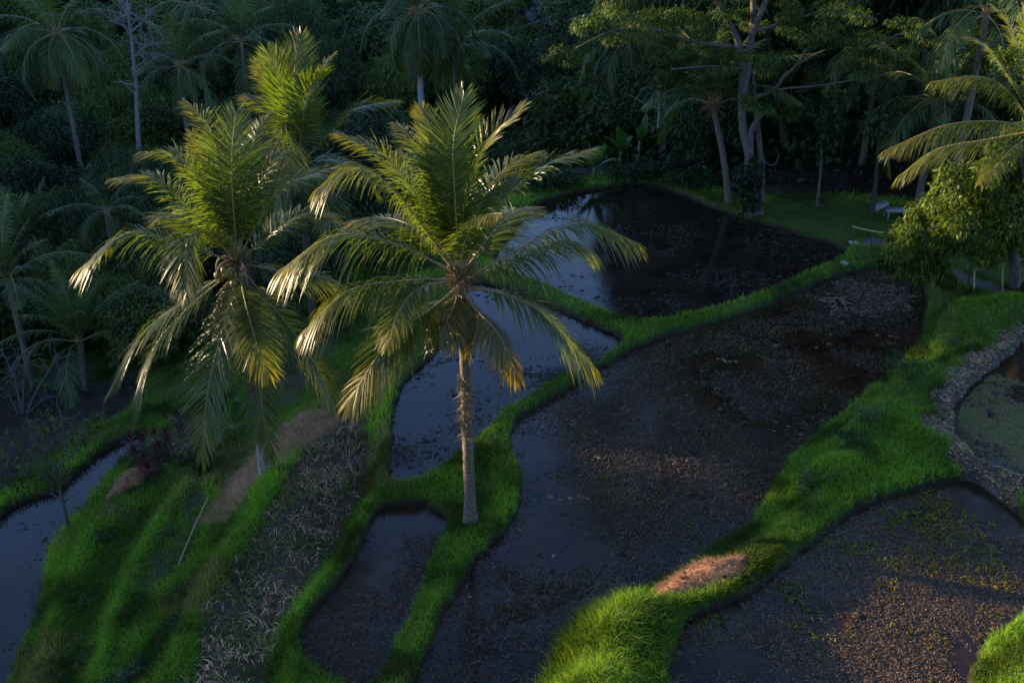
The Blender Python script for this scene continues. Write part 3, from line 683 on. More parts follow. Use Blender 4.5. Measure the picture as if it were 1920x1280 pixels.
wb = np.ones((46, 3)); wb[:9] = (2.2, 2.4, 2.6)
palmB = image_palm('left sunlit coconut palm with coconuts and a pale mottled foot in straw', B_base, (446, 492), BY, FB, nuts=11, tint=wb)
CY = 33.5
FC = [
 ([(560,300),(545,215),(528,150),(506,104)], .4, .5, dict(lmax=1.15, yellow=.1, vlift=.3, droop=.1)),
 ([(560,300),(552,200),(553,120),(563,72)], .9, 1.2, dict(lmax=1.0, yellow=.15, droop=.1)),
 ([(562,300),(568,230),(572,175),(600,140)], -.4, -.6, dict(lmax=1.2, yellow=.1, droop=.15)),
 ([(565,300),(580,200),(602,130),(627,100)], .6, .8, dict(lmax=.5)),
 ([(572,310),(620,250),(665,205),(737,190)], .3, .4, dict(lmax=1.0)),
 ([(560,300),(562,245),(528,235),(545,335)], -1.0, -1.6, dict(lmax=.9, yellow=.5)),
 ([(555,300),(535,230),(500,200),(462,180)], .3, .4, dict(lmax=.9)),
 ([(555,300),(530,210),(500,150),(478,115)], 1.2, 1.6, dict(lmax=.7)),
 ([(560,310),(500,290),(440,290),(400,330)], .5, .7, {}),
 ([(570,310),(620,300),(660,310),(700,350)], .5, .7, {}),
 ([(560,310),(540,330),(520,370),(510,420)], -.6, -1, {}),
 ([(560,310),(590,330),(610,370),(620,420)], -.6, -1, {}),
]
cc = at(560, 300, CY)
palmC = image_palm('half hidden coconut palm with glowing upright fronds behind the left sunlit palm', (cc[0], CY, ground_at(cc[0], CY)), (560, 300), CY, FC, wide=1.2, r=(.14, .10), tint=(.4, .4, .4))
DY = 29.0
FD = [
 ([(1935,245),(1870,228),(1770,236),(1658,283)], 0, .1, dict(yellow=.45, droop=1.0, vlift=-.1, lmax=.7)),
 ([(1935,235),(1885,166),(1831,144),(1748,153)], .5, .6, dict(yellow=.4, droop=.9, lmax=.8)),
 ([(1935,230),(1878,125),(1835,80),(1790,65)], .7, .9, dict(yellow=.3)),
 ([(1935,245),(1850,262),(1757,280),(1685,330)], 1.0, 1.3, dict(yellow=.3, droop=.9)),
 ([(1935,250),(1892,284),(1866,315),(1838,343)], -1.1, -1.7, dict(yellow=.55, lmax=.6)),
 ([(1935,235),(1915,110),(1890,40),(1860,10)], 1.2, 1.5, {}),
 ([(1940,235),(1935,120),(1920,50),(1930,-10)], .5, .8, {}),
 ([(1940,235),(1960,120),(1990,40),(2050,10)], .3, .5, {}),
 ([(1945,240),(2010,180),(2080,180),(2140,230)], 0, 0, {}),
 ([(1945,245),(2010,250),(2060,290),(2100,350)], -.4, -.6, {}),
]
dd = at(1938, 245, DY)
image_palm('coconut palm at the right edge with drooping golden fronds over the leafy tree', (dd[0] + 2.2, DY + 1, ground_at(dd[0] + 2.2, DY + 1)), (1950, 245), DY, FD, wide=.8)
# young palm below the left palm
YY = onz(437, 845, -2.0); Yy = YY[1]
FY = [([(437,800),(430,770),(440,748),(462,752)], -.1, -.2, dict(lmax=.34, n=40)), ([(437,800),(450,770),(452,755),(430,750)], .2, .2, dict(lmax=.34, n=40)), ([(437,800),(420,805),(405,825),(392,850)], -.3, -.4, dict(lmax=.34, n=40, yellow=.4)), ([(437,800),(410,790),(395,800),(380,815)], .3, .4, dict(lmax=.3, n=40)), ([(437,800),(455,795),(470,800),(480,815)], .2, .3, dict(lmax=.3, n=40))]
rt = image_palm('small young palm with bright lime fronds and a reddish stem below the sunlit left palm', YY, (437, 800), Yy, FY, dict(rr=.012, wid=.03, yellow=.1), r=(.05, .04), sheath=False, mat='banana'); rt.name = 'young_palm'
# shaded palms of the forest, sharing frond meshes
FM = []
for k, (el, L, drp) in enumerate([(75, 4.2, .3), (55, 4.6, .5), (30, 4.8, .7), (5, 4.6, 1.0), (-25, 4.2, 1.1), (-55, 3.8, .7)]):
    P = []; a = R(el); p = np.array([0., 0, 0])
    for i in range(4):
        P.append(p.copy()); p = p + np.array([math.cos(a), 0, math.sin(a)]) * L / 3; a -= drp * .62
    mb = MB(); frond(mb, P, lmax=1.0, n=52, wid=.06, droop=.5, yellow=.18, outward=(1, 0, 0), gap=.05, vlift=.15, rr=.035)
    FM.append(mb.mesh('frond', [M['frond_dark'], M['rachis']]))
def forest_palm(label, crown_px, Y, base_px=None, els=(0, 1, 2, 3, 4), n=18, sc=1.0, spread=None, r=(.16, .12), dead=0, name='coconut_palm', group='shaded palms of the forest', bow=(0, 0), bark='palmbark'):
    cr = at(*crown_px, Y)
    if base_px is not None:
        b = at(*base_px, Y)
        g = ground_at(b[0], b[1]); b = np.array([b[0], b[1], min(g, b[2]) if abs(g - b[2]) > .4 else g])
    else: b = np.array([cr[0], Y, ground_at(cr[0], Y)])
    root = empty(name, b, label, 'palm tree', group)
    mb = MB(); palm_trunk(mb, b - [0, 0, .2], cr - [0, 0, .05], *r, bow=bow); mb.build('trunk', M[bark], root, True)
    for i in range(n):
        a = i * 2.39996 + RNG.random() * .4; k = els[int(i * len(els) / n)]
        o = bpy.data.objects.new('frond', FM[k]); COL.objects.link(o); o.parent = root
        o.location = Vector((cr - b).tolist()); o.rotation_euler = ((RNG.random() - .5) * .35, (RNG.random() - .5) * .25, a)
        s = sc * (.85 + .3 * RNG.random()); o.scale = (s, s, s)
    if dead:
        mb = MB(); fibre_tuft(mb, cr, 160, .2, .6, -.5); mb.build('leaf_sheath', M['fibre'], root)
    return root
forest_palm('old palm with a tall bare grey trunk and brown drooping skirt, top of photo', (783, 20), 62, (790, 190), (1, 2, 3, 4, 4, 5), 24, 1.05, dead=1, bark='barkpale', r=(.2, .17))
forest_palm('shaded palm with wide spread fronds just right of the bare grey palm trunk', (852, 92), 66, None, (0, 1, 2, 3, 3), 17, 1.05)
forest_palm('shaded palm with fountain of drooping fronds in the top left corner', (105, 62), 62, None, (1, 2, 3, 4, 4), 20, 1.05, dead=1)
forest_palm('shaded palm at the top edge right of the bare pale tree', (365, 8), 70, None, (2, 3, 4, 4), 16, .95, dead=1)
forest_palm('upright shaded palm between the bare pale tree and the glowing palm', (335, 125), 60, None, (0, 1, 2, 3, 4), 16, .85)
forest_palm('dim bluish palm with upright crown above the left sunlit palm', (452, 78), 66, None, (0, 1, 2, 3, 4), 18, .95)
forest_palm('tall thin palm at the left edge with a leaning pale trunk', (15, 525), 37, (72, 765), (0, 1, 2, 3), 14, .72, r=(.15, .11))
forest_palm('low shaded palm with arching fronds by the road, left of the sunlit palm', (150, 640), 36, (158, 712), (0, 0, 1, 1, 2, 3), 18, .72)
forest_palm('hanging palm half hidden under the spreading tree, right of top centre', (1180, 70), 60, None, (2, 3, 4, 4), 14, 1.0, dead=1)
forest_palm('palm with a leaning ringed trunk and red crown base beside the spreading tree', (1336, 195), 44.3, (1366, 396), (0, 0, 1, 1, 2, 3), 15, 1.0, r=(.15, .12), bow=(.12, 0), dead=1)
forest_palm('dark palm with an orange crown heart high in the shade at the right', (1652, 72), 50, None, (2, 3, 3, 4, 4), 20, 1.0, dead=1)
forest_palm('dark drooping palm behind the golden fronds at the right', (1755, 190), 42, None, (1, 2, 3, 4), 18, .9)
forest_palm('dark palm in the top right corner above the golden fronds', (1850, 25), 40, None, (1, 2, 3, 4), 18, .85)
forest_palm('small palm with pale fronds in the bushes left of the sunlit palm', (200, 395), 45, None, (1, 2, 3, 4), 12, .5)
forest_palm('short palm behind the leftmost thin palm trunk', (60, 455), 48, None, (0, 1, 2, 3), 14, .8)
# ------------------------------------------------------------------ trees and bushes
def leaves(mb, c, n, rx, rz, size, asp=.42, droop=.3, m=0, shell=.35, base=(1, 1, 1), vv=.35):
    d = nrm(RNG.normal(size=(n, 3))); rr = (shell + (1 - shell) * RNG.random((n, 1))) ** .6
    p = np.asarray(c) + d * rr * np.array([rx, rx, rz])
    dirv = nrm(d * .7 + RNG.normal(size=(n, 3)) * .7 - np.array([0, 0, droop]))
    nv = nrm(np.array([0, 0, .8]) + d * .6 + RNG.normal(size=(n, 3)) * .45); sv = nrm(np.cross(dirv, nv))
    L = size * (.6 + .8 * RNG.random((n, 1)))
    V = np.stack([p, p + dirv * L * .45 + sv * L * asp * .5, p + dirv * L - np.array([0, 0, 1]) * L * .15, p + dirv * L * .45 - sv * L * asp * .5], 1).reshape(-1, 3)
    i = np.arange(n)[:, None] * 4 + np.arange(4)
    v = 1 + vv * (RNG.random((n, 1)) * 2 - 1) + .25 * RNG.normal(); y = RNG.random((n, 1)); v = np.clip(v, .3, 2)
    C = np.concatenate([v * (.75 + .6 * y), v, v * (1.05 - .3 * y)], 1) * np.asarray(base)
    mb.add(V, i, None, m, np.repeat(C, 4, 0))
def crown_bush(r, h, nc, nl, size, asp, droop=.3, clump=.34):
    mb = MB()
    for k in range(nc):
        d = nrm(RNG.normal(size=3)); d[2] = abs(d[2]) if RNG.random() < .8 else d[2]
        c = d * np.array([r, r, h * .5]) * (.55 + .4 * RNG.random()) + np.array([0, 0, h * .5])
        leaves(mb, c, nl, r * clump * (.7 + .6 * RNG.random()), h * .5 * clump * (.6 + .5 * RNG.random()), size, asp, droop)
    return mb
def stem_mb(h, r, n=4, spread=1.2, m=0):
    mb = MB()
    tube(mb, [[0, 0, -.6], [.05, 0, h * .3], [.1, .1, h * .62]], [r * 1.4, r, r * .6], 7)
    for k in range(n):
        a = k * 2.4; tube(mb, [[.03, .03, h * .25], [math.cos(a) * spread * .4, math.sin(a) * spread * .4, h * .5], [math.cos(a) * spread, math.sin(a) * spread, h * .8]], [r * .6, r * .4, r * .12], 5)
    return mb
BUSH = []
def variant(crown, mat, h, r, sp_): BUSH.append((crown.mesh('crown', M[mat]), stem_mb(h, r, 5, sp_).mesh('stem', M['bark'], True)))
variant(crown_bush(2.6, 4.2, 48, 300, .25, .45), 'leaf_mid', 4, .10, 1.6)        # 0 round broadleaf
variant(crown_bush(2.8, 5.0, 48, 300, .24, .38, .7), 'leaf_dark', 5, .12, 1.6)   # 1 dark
variant(crown_bush(2.5, 4.6, 44, 320, .32, .18, 1.0, .4), 'leaf_mid', 5, .08, 1.4)   # 2 feathery drooping
variant(crown_bush(2.6, 3.6, 46, 300, .26, .38), 'leaf_blue', 4, .1, 1.6)        # 3 bluish
variant(crown_bush(3.2, 8.5, 64, 300, .28, .38, .5, .28), 'leaf_dark', 9, .2, 1.8)   # 4 tall
variant(crown_bush(3.0, 7.5, 58, 300, .38, .15, 1.2, .32), 'leaf_blue', 8, .12, 1.5) # 5 bamboo-like
def bush(v, x, y, s, label, group, name='bush', cat='bush', sz=1.0, z=None, rot=None):
    z = ground_at(x, y) - .15 if z is None else z
    o = empty(name, (x, y, z), label, cat, group); o.rotation_euler[2] = RNG.random() * 6.28 if rot is None else rot; o.scale = (s, s, s * sz)
    for nm, me in zip(('crown', 'stem'), BUSH[v]):
        c = bpy.data.objects.new(nm, me); COL.objects.link(c); c.parent = o
    return o
KIND = {0: ('bush', 'round leafy green bush', 'bush'), 1: ('bush', 'dense dark bush', 'bush'), 2: ('feathery_bush', 'feathery bush with thin drooping leaves', 'bush'), 3: ('bush', 'low bluish green bush', 'bush'), 4: ('forest_tree', 'tall dark forest tree', 'tree'), 5: ('bamboo_clump', 'shaggy bamboo like clump', 'bamboo')}
MARK = [(105,62,'the top left drooping palm'),(250,80,'the bare pale tree'),(452,78,'the dim bluish palm'),(560,180,'the glowing half hidden palm'),(440,330,'the left sunlit palm'),(787,100,'the bare grey palm trunk'),(860,260,'the crown of the nearer sunlit palm'),(1120,220,'the big round bush by the far pond'),(1400,200,'the spreading tree'),(1650,100,'the orange hearted palm'),(1540,360,'the far lawn'),(1850,200,'the golden fronds at the right edge'),(150,620,'the low palm by the road'),(30,480,'the thin palm at the left edge'),(960,60,'the dark hollow at the top centre'),(330,180,'the upright shaded palm')]
USED = {}
def place_label(v, x, y, z):
    px, py = project((x, y, z + 2)); m = min(MARK, key=lambda q: (q[0] - px) ** 2 + (q[1] - py) ** 2)
    dx, dy = px - m[0], py - m[1]; dist = math.hypot(dx, dy)
    if dist < 45: rel = 'right behind'
    elif abs(dx) > abs(dy) * 1.6: rel = ('just ' if dist < 90 else 'well ') + ('left of' if dx < 0 else 'right of')
    elif abs(dy) > abs(dx) * 1.6: rel = ('just ' if dist < 90 else 'well ') + ('above' if dy < 0 else 'below')
    else: rel = ('above and ' if dy < 0 else 'below and ') + ('left of' if dx < 0 else 'right of')
    lab = f'{KIND[v][1]} {rel} {m[2]}'
    w_ = lab.split()
    return lab if len(w_) <= 16 else lab.replace('feathery bush with thin drooping leaves', 'feathery drooping bush')
def clear_of(x, y):
    z = terrain(np.array([x]), np.array([y]), True); return float(z['dall'][0])
rows = [(40, 2.6), (44, 2.8), (48, 2.8), (52, 2.9), (56.5, 3.1), (61, 3.3), (66, 3.5), (72, 3.9), (79, 4.3), (87, 4.8), (96, 5.6), (108, 6.4)]
for Y, stp in rows:
    hw = .56 * (Y + 6); x = -hw
    while x < hw:
        xx = x + (RNG.random() - .5) * stp * .8; yy = Y + (RNG.random() - .5) * 4; x += stp
        left = xx < -7 - (60 - yy) * .35
        if not left and yy < (61 if xx < 9.5 else 56): continue
        if yy < 62 and clear_of(xx, yy) < 2.2: continue
        rp = at(110, 690, 1); 
        if math.hypot(xx + 17, yy - 37) < 4.5 or (left and yy < 44 and xx > -15): continue
        if xx > -2: v = int(RNG.choice([0, 1, 1, 4, 4, 1] if xx > 8 else [0, 1, 1, 3, 4, 5]))
        else: v = int(RNG.choice([0, 1, 2, 2, 3, 5, 2]))
        s = (.85 + .45 * RNG.random()) * (1 if yy < 75 else 1.25)
        if v >= 4: s *= .75 if xx < 0 else .95
        if -4 < xx < 14 and yy < 78: s *= .8
        z = ground_at(xx, yy) - .2; lab = place_label(v, xx, yy, z)
        bush(v, xx, yy, s, lab, f'{KIND[v][1]}s of the forest', KIND[v][0], KIND[v][2], 1, z)
# dark wood to the right of the lawn
for k in range(34):
    yy = 53 + (k % 4) * 5 + RNG.random() * 2; xx = 10.5 + (k // 4) * 3.4 + RNG.random() * 2
    if clear_of(xx, yy) < 2.5: continue
    v = int(RNG.choice([1, 4, 4, 5])); z = ground_at(xx, yy) - .2
    bush(v, xx, yy, 1.35 + .4 * RNG.random(), place_label(v, xx, yy, z), f'{KIND[v][1]}s of the forest', KIND[v][0], KIND[v][2], 1.25, z)
# the big round bush and its neighbours beside the far pond
for (px, py, Y, v, s, lab) in [(1120, 325, 62, 0, 1.75, 'big round dark green bush behind the far pond'), (1015, 330, 62, 0, 1.3, 'smaller round bush left of the big round bush by the far pond'), (1240, 330, 58, 1, 1.2, 'dark bush between the big round bush and the leaning palm'), (1310, 345, 51, 1, .85, 'ivy dark bush at the left of the leaning palm trunk'), (930, 330, 58, 1, 1.2, 'dark bush behind the nearer sunlit palm crown'), (700, 380, 50, 1, 1.1, 'dark bush between the two sunlit palm crowns'), (640, 470, 41, 1, .9, 'dark low bush under the gap between the two sunlit palms'), (290, 560, 36, 0, .75, 'leafy bush with yellowish leaves left of the sunlit palm trunk'), (250, 470, 42, 2, .9, 'feathery dim bush above the far left frond of the sunlit palm'), (1850, 330, 44, 1, 1.2, 'dark bush behind the leafy golden tree at the right'), (1790, 380, 46, 1, 1.0, 'dark bush at the end of the lawn'), (560, 560, 36, 1, .7, 'dark bush below the half hidden palm')]:
    p = at(px, py, Y); bush(v, p[0], Y, s, lab, None)
# undergrowth covering the forest floor
mb = MB()
x, y = scatter(60000, -60, 60, 34, 125); k = in_view(x, y, 0, 30); x, y = x[k], y[k]
z = terrain(x, y, True); k = (z['dall'] > 1.6) & ((y > 47) | (x < -9)) & ~((np.hypot(x + 17, y - 37) < 2.5)); x, y, h = x[k], y[k], z['h'][k]
n = len(x); d = nrm(RNG.normal(size=(n, 3)) + [0, 0, .4]); p = np.stack([x, y, h + .9 * RNG.random(n)], 1); sv = nrm(np.cross(d, RNG.normal(size=(n, 3)))); L = (.25 + .35 * RNG.random((n, 1)))
V = np.stack([p, p + d * L * .5 + sv * L * .25, p + d * L, p + d * L * .5 - sv * L * .25], 1).reshape(-1, 3); v = .4 + .8 * RNG.random(n)
mb.add(V, np.arange(n)[:, None] * 4 + np.arange(4), None, 0, np.repeat(np.stack([v, v, v], 1), 4, 0))
tag(mb.build('undergrowth', M['leaf_dark']), 'dark leafy undergrowth on the forest floor', 'undergrowth', kind='stuff')
# unseen trees added on the left ridge, heights set to place sun and shade
mb = MB()
for k in range(46):
    yy = -30 + k * 3.2; xx = -72 - 3 * (k % 3); z = ground_at(xx, yy); hh = 2.0 + .6 * math.sin(k * 1.9) + .4 * math.sin(k * 3.1) + 1.6 * float(sst(45, 47, yy) * sst(58, 54, yy)) - .5 * float(sst(39, 41, yy) * sst(46, 44.5, yy))
    for q in range(9): leaves(mb, (xx + 1.5 * math.sin(q * 2.1), yy + 1.9 * math.sin(q * 1.3 + k), z + hh * (.2 + .085 * q)), 130, 1.3, hh * .2, .6, .5)
tag(mb.build('ridge_shade_wood', M['leaf_dark']), 'unseen trees added on the ridge crest to shade the low ground', 'wood', kind='stuff')
# spreading tree beside the leaning palm
def px_tree(name, label, cat, base, Y, limbs, clumps, lmat, bark, lsize, asp, nl, flat=.45, droop=.8, dj=2.0, group=None, yj=0):
    root = empty(name, base, label, cat, group)
    mb = MB()
    for pts, r0, r1, dy in limbs:
        P = catmull([at(x, y, Y + d) for (x, y), d in zip(pts, np.linspace(0, dy, len(pts)))], 7 * len(pts))
        tube(mb, P, np.linspace(r0, r1, len(P)) * (.78 if name == 'spreading_tree' else 1), 9, 0, (1, 1, 1), .12)
    mb.build('trunk', M[bark], root, True)
    if clumps:
        mb = MB()
        for (x, y, r) in clumps:
            c = at(x, y, Y + (RNG.random() - .5) * 2 * dj); rw = r / FPX * Y * 1.06
            for q in range(5): leaves(mb, c + RNG.normal(size=3) * rw * np.array([.55, .55, .3]), nl, rw * .55, rw * flat * .62, lsize, asp, droop, vv=.4)
        mb.build('crown', M[lmat], root)
    return root
TY = at(1412, 398, 48)[1]; tb_ = onz(1412, 400, .45); TY = tb_[1]
limbs = [([(1414,402),(1410,360),(1404,320),(1405,288)], .30, .22, 0), ([(1424,402),(1428,320),(1424,270),(1416,190),(1410,130)], .22, .10, .7), ([(1405,290),(1393,235),(1391,175),(1393,118),(1386,87),(1376,60),(1342,0),(1300,-60),(1270,-140)], .26, .08, .5),
 ([(1406,290),(1410,242),(1430,215),(1445,205)], .22, .08, -.5), ([(1393,180),(1404,118),(1410,60),(1412,0),(1405,-80),(1420,-180)], .22, .07, .8), ([(1410,62),(1437,0),(1470,-80),(1490,-180)], .18, .06, -.8),
 ([(1393,190),(1447,171),(1470,144),(1494,121),(1530,60)], .13, .05, -1), ([(1440,173),(1474,166),(1534,161),(1600,150)], .07, .025, -1.2), ([(1386,90),(1289,76),(1238,57),(1160,55),(1080,90)], .12, .03, -1), ([(1393,130),(1330,125),(1260,130)], .09, .03, -1.5),
 ([(1410,60),(1480,40),(1560,20),(1640,35)], .1, .03, -.5), ([(1494,121),(1560,90),(1640,80),(1700,60)], .07, .025, 0), ([(1342,0),(1260,-20),(1180,-10)], .1, .04, -.4), ([(1437,0),(1500,-40),(1580,-60)], .1, .04, 0), ([(1425,300),(1450,310),(1462,288)], .06, .02, -.4)]
cl = [(1060,100,32),(1105,75,40),(1160,55,46),(1210,40,50),(1150,18,46),(1095,40,34),(1260,30,46),(1230,90,38),(1300,55,40),(1285,112,34),(1320,130,38),(1255,140,34),(1235,150,26),(1350,145,36),(1350,100,34),(1440,105,36),(1470,110,40),(1500,82,40),(1420,155,22),(1428,192,28),(1470,195,38),(1505,212,34),(1540,30,46),(1580,15,50),(1640,40,50),(1560,70,40),(1700,60,40),(1440,40,34),(1480,30,40),(1620,105,40),(1560,140,30),(1680,115,30),(1400,20,34),(1330,20,44),(1250,-20,50),(1180,-30,50),(1100,-10,44)]
for k in range(46): cl.append((1110 + RNG.random() * 620, -40 - RNG.random() * 330, 46 + 18 * RNG.random()))
px_tree('spreading_tree', 'tall spreading tree with forked pale trunk at the corner of the far pond', 'tree', tb_, TY, limbs, cl, 'leaf_spray', 'bark', .17, .26, 190, .30, .9)
ib = empty('ivy', tb_ + np.array([-.25, -.45, 0]), 'leafy creeper climbing the foot of the forked spreading tree', 'creeper'); mb = MB()
for k in range(16): leaves(mb, at(1385 + 34 * RNG.random(), 300 + 95 * RNG.random(), TY - .4), 60, .35, .4, .16, .7, .6)
mb.build('foliage', M['leaf_dark'], ib)
# sunlit leafy tree at the right
RB = onz(1902, 535, 1.35); RY = RB[1]
lim = [([(1902,537),(1903,500),(1898,460),(1905,430)], .20, .14, 0), ([(1898,462),(1870,448),(1830,430),(1790,420),(1740,430)], .09, .03, -.6), ([(1903,440),(1890,390),(1850,360),(1810,340)], .09, .03, .4), ([(1905,432),(1920,380),(1915,300),(1900,250)], .1, .03, 0), ([(1905,430),(1950,390),(2000,350)], .1, .03, 0), ([(1830,430),(1770,470),(1710,480),(1670,490)], .05, .02, -.3)]
cl = [(1680,490,28),(1705,470,28),(1740,480,30),(1770,492,24),(1755,450,30),(1722,440,22),(1740,385,34),(1720,400,24),(1775,400,36),(1800,360,40),(1790,330,26),(1845,350,36),(1840,390,40),(1800,430,38),(1850,440,40),(1885,400,40),(1905,350,40),(1880,330,30),(1905,290,34),(1920,250,28),(1885,262,20),(1910,100,22),(1950,330,50),(1970,400,50),(1930,440,40),(1780,520,18),(1695,500,20),(1860,300,22),(2020,350,60),(1990,280,50),(1700,440,26),(1740,415,30),(1790,455,34),(1820,400,36),(1850,480,30),(1900,470,34),(1870,370,36),(1900,320,34),(1820,330,28),(1720,505,22),(1690,470,24),(1880,430,36)]
px_tree('leafy_tree', 'sunlit leafy tree with hanging light green leaves beside the handrail at right', 'tree', RB, RY, lim, cl, 'leaf_warm', 'bark', .19, .34, 105, .8, .9, .7)
# bare trees
def bare(name, label, base_px, Y, limbs, mat, z=None, twigs=60, tl=.6, fol=None, col=(1, 1, 1)):
    b = at(*base_px, Y); root = empty(name, b, label, 'tree'); mb = MB()
    for pts, r0, r1, dy in limbs:
        P = catmull([at(x, y, Y + d) for (x, y), d in zip(pts, np.linspace(0, dy, len(pts)))], 6 * len(pts)); tube(mb, P, np.linspace(r0, r1, len(P)), 6, 0, col, .1)
        for q in range(int(twigs / len(limbs))):
            i = int(len(P) * (.35 + .6 * RNG.random())); i = min(i, len(P) - 1); d = nrm(RNG.normal(size=3) + [0, 0, .6]); e = P[i] + d * tl * (.4 + RNG.random()); f = e + nrm(d + RNG.normal(size=3) * .5) * tl * .5
            tube(mb, [P[i], e, f], [r1 * .9, r1 * .5, r1 * .2], 4, 0, col)
    mb.build('trunk', M[mat], root, True)
    if fol:
        mb = MB()
        for (x, y, r) in fol[1]: leaves(mb, at(x, y, Y + RNG.normal() * .4), fol[2], r / FPX * Y, r / FPX * Y * .8, fol[3], .4, .2)
        mb.build('crown', M[fol[0]], root)
    return root
bare('bare_tree', 'bare pale grey tree rising from the forest at upper left', (255, 165), 58, [([(262,300),(258,230),(256,175),(252,130),(247,80),(241,30),(236,-30)], .17, .06, 0), ([(247,75),(232,50),(205,40)], .07, .025, -1), ([(246,60),(268,40),(285,20)], .07, .02, .5), ([(250,110),(270,90),(290,80)], .06, .02, -.5), ([(242,40),(228,10),(215,-10)], .06, .02, .6), ([(253,135),(275,120),(300,100)], .05, .02, .3)], 'barkpale', twigs=120, tl=.9, col=(.5, .5, .5))
bare('bare_tree', 'small bare white branches in front of the bush near the leaning palm', (1232, 235), 49, [([(1234,240),(1236,200),(1232,170),(1225,150)], .06, .02, 0), ([(1236,205),(1210,195),(1180,178)], .04, .015, -.3), ([(1234,180),(1245,160),(1255,150)], .04, .012, .2)], 'barkpale', twigs=14, tl=.6, col=(.6, .6, .55))
lb = at(70, 770, 33)
bare('bare_shrub', 'leafless greyish shrub with many thin stems at the left edge', (40, 780), 33.5, [([(40,785),(30,720),(10,670),(-10,640)], .05, .015, .4), ([(42,785),(45,720),(50,680),(60,655)], .05, .015, -.3), ([(45,785),(70,730),(95,690),(110,660)], .05, .015, .2), ([(38,785),(15,740),(-10,720)], .04, .012, -.5), ([(45,780),(80,750),(110,740)], .04, .012, .3), ([(40,760),(28,700),(35,660)], .04, .012, .6)], 'barkpale', twigs=150, tl=.5, col=(.36, .33, .32))
SB = onz(128, 992, -3.0)
bare('sparse_tree', 'small crooked tree with thin twigs and sparse green leaves by the left pond', (128, 992), SB[1], [([(130,995),(122,960),(112,920),(100,880),(85,840)], .07, .03, 0), ([(112,918),(70,880),(30,860),(-10,850)], .035, .012, -.4), ([(105,890),(120,850),(118,800),(110,770)], .035, .012, .5), ([(100,880),(150,840),(170,800)], .03, .01, .2), ([(90,850),(60,820),(50,780)], .03, .01, -.2)], 'bark', twigs=90, tl=.5, fol=('leaf_warm', [(60,860,40),(110,830,45),(30,890,40),(150,810,35),(180,790,25),(90,790,35),(60,900,40),(20,850,30),(100,890,30)], 80, .15))
# banana plants
def banana_leaf(mb, P, w):
    P = catmull(P, 18); T = nrm(np.gradient(P, axis=0)); S = nrm(np.cross(T, [0, 0, 1.0]) + 1e-6); u = np.linspace(0, 1, 18)
    ww = w * np.interp(u, [0, .12, .2, .5, .85, 1], [.02, .02, .7, 1, .6, .02]); Nn = np.cross(S, T)
    a = P - S * ww[:, None] + np.abs(Nn) * (ww * .25)[:, None]; b = P + S * ww[:, None] + np.abs(Nn) * (ww * .25)[:, None]
    V = np.stack([a, P, b], 1).reshape(-1, 3); i = np.arange(17) * 3
    mb.add(V, np.concatenate([np.stack([i, i + 1, i + 4, i + 3], 1), np.stack([i + 1, i + 2, i + 5, i + 4], 1)]), None, 0, np.repeat((.75 + .4 * RNG.random((18, 1))) * np.ones((1, 3)), 3, 0))
def banana(label, px, py, Y, h, n, seed):
    b = at(px, py, Y); g = ground_at(b[0], Y); b = np.array([b[0], Y, g]); root = empty('banana_plant', b, label, 'banana plant', 'banana plants behind the far pond')
    mb = MB(); tube(mb, [b, b + [.03, 0, h * .5], b + [.05, 0, h]], [.12, .09, .06], 8, 0, (.8, .9, .6)); mb.build('stem', M['coconut'], root, True)
    for k in range(n):
        a = k * 2.3 + seed; el = R(75 - 60 * k / n); L = 1.25 + .4 * RNG.random(); o = b + [.05, 0, h * .95]; d = np.array([math.cos(a) * math.cos(el), math.sin(a) * math.cos(el), math.sin(el)])
        mb = MB(); banana_leaf(mb, [o, o + d * L * .4, o + d * L * .75 - [0, 0, .12 * (k > 1)], o + d * L - [0, 0, .35 * (k > 1)]], .27); mb.build('leaf', M['banana'], root, True)
for a in [('banana plant with tall stems peeping above the nearer sunlit palm', 965, 318, 56, 2.6, 7, 0), ('banana plant with one upright leaf, right of the tall banana stems', 1000, 320, 55, 2.0, 6, 1.5), ('banana plant with spreading leaves in front of the big round bush', 1160, 330, 50, 1.0, 7, 2.2), ('low banana plant on the grassy edge of the far pond', 1112, 338, 48.5, .5, 6, 3.1), ('banana plant nearest the bare white branches', 1195, 322, 52, 1.2, 6, .7)]: banana(*a)
# slim trunks standing on the far lawn
def slim(label, b_px, t_px, r, mat, z=.4):
    b = onz(*b_px, z); root = empty('slim_tree', b, label, 'tree'); P = [at(*b_px, b[1]), at((b_px[0] + t_px[0]) / 2 + 2, (b_px[1] + t_px[1]) / 2, b[1]), at(*t_px, b[1])]
    mb = MB(); tube(mb, catmull(P, 14), np.linspace(r * 1.3, r * .7, 14), 8, 0, (1, 1, 1), .1); mb.build('trunk', M[mat], root, True)
    mb = MB(); c = at(*t_px, b[1])
    for k in range(14): leaves(mb, c + RNG.normal(size=3) * [.9, .9, .6] + [0, 0, .9], 60, .6, .4, .26, .35, .6)
    mb.build('crown', M['leaf_dark'], root)
slim('slim tree with a pale trunk on the back of the lawn', (1532, 387), (1541, 262), .06, 'bark')
slim('slim dark trunk on the lawn just left of the white lounger', (1634, 412), (1648, 250), .09, 'darkpost')
slim('thin dark trunk between the golden fronds and the white lounger', (1745, 378), (1756, 290), .07, 'darkpost', .7)
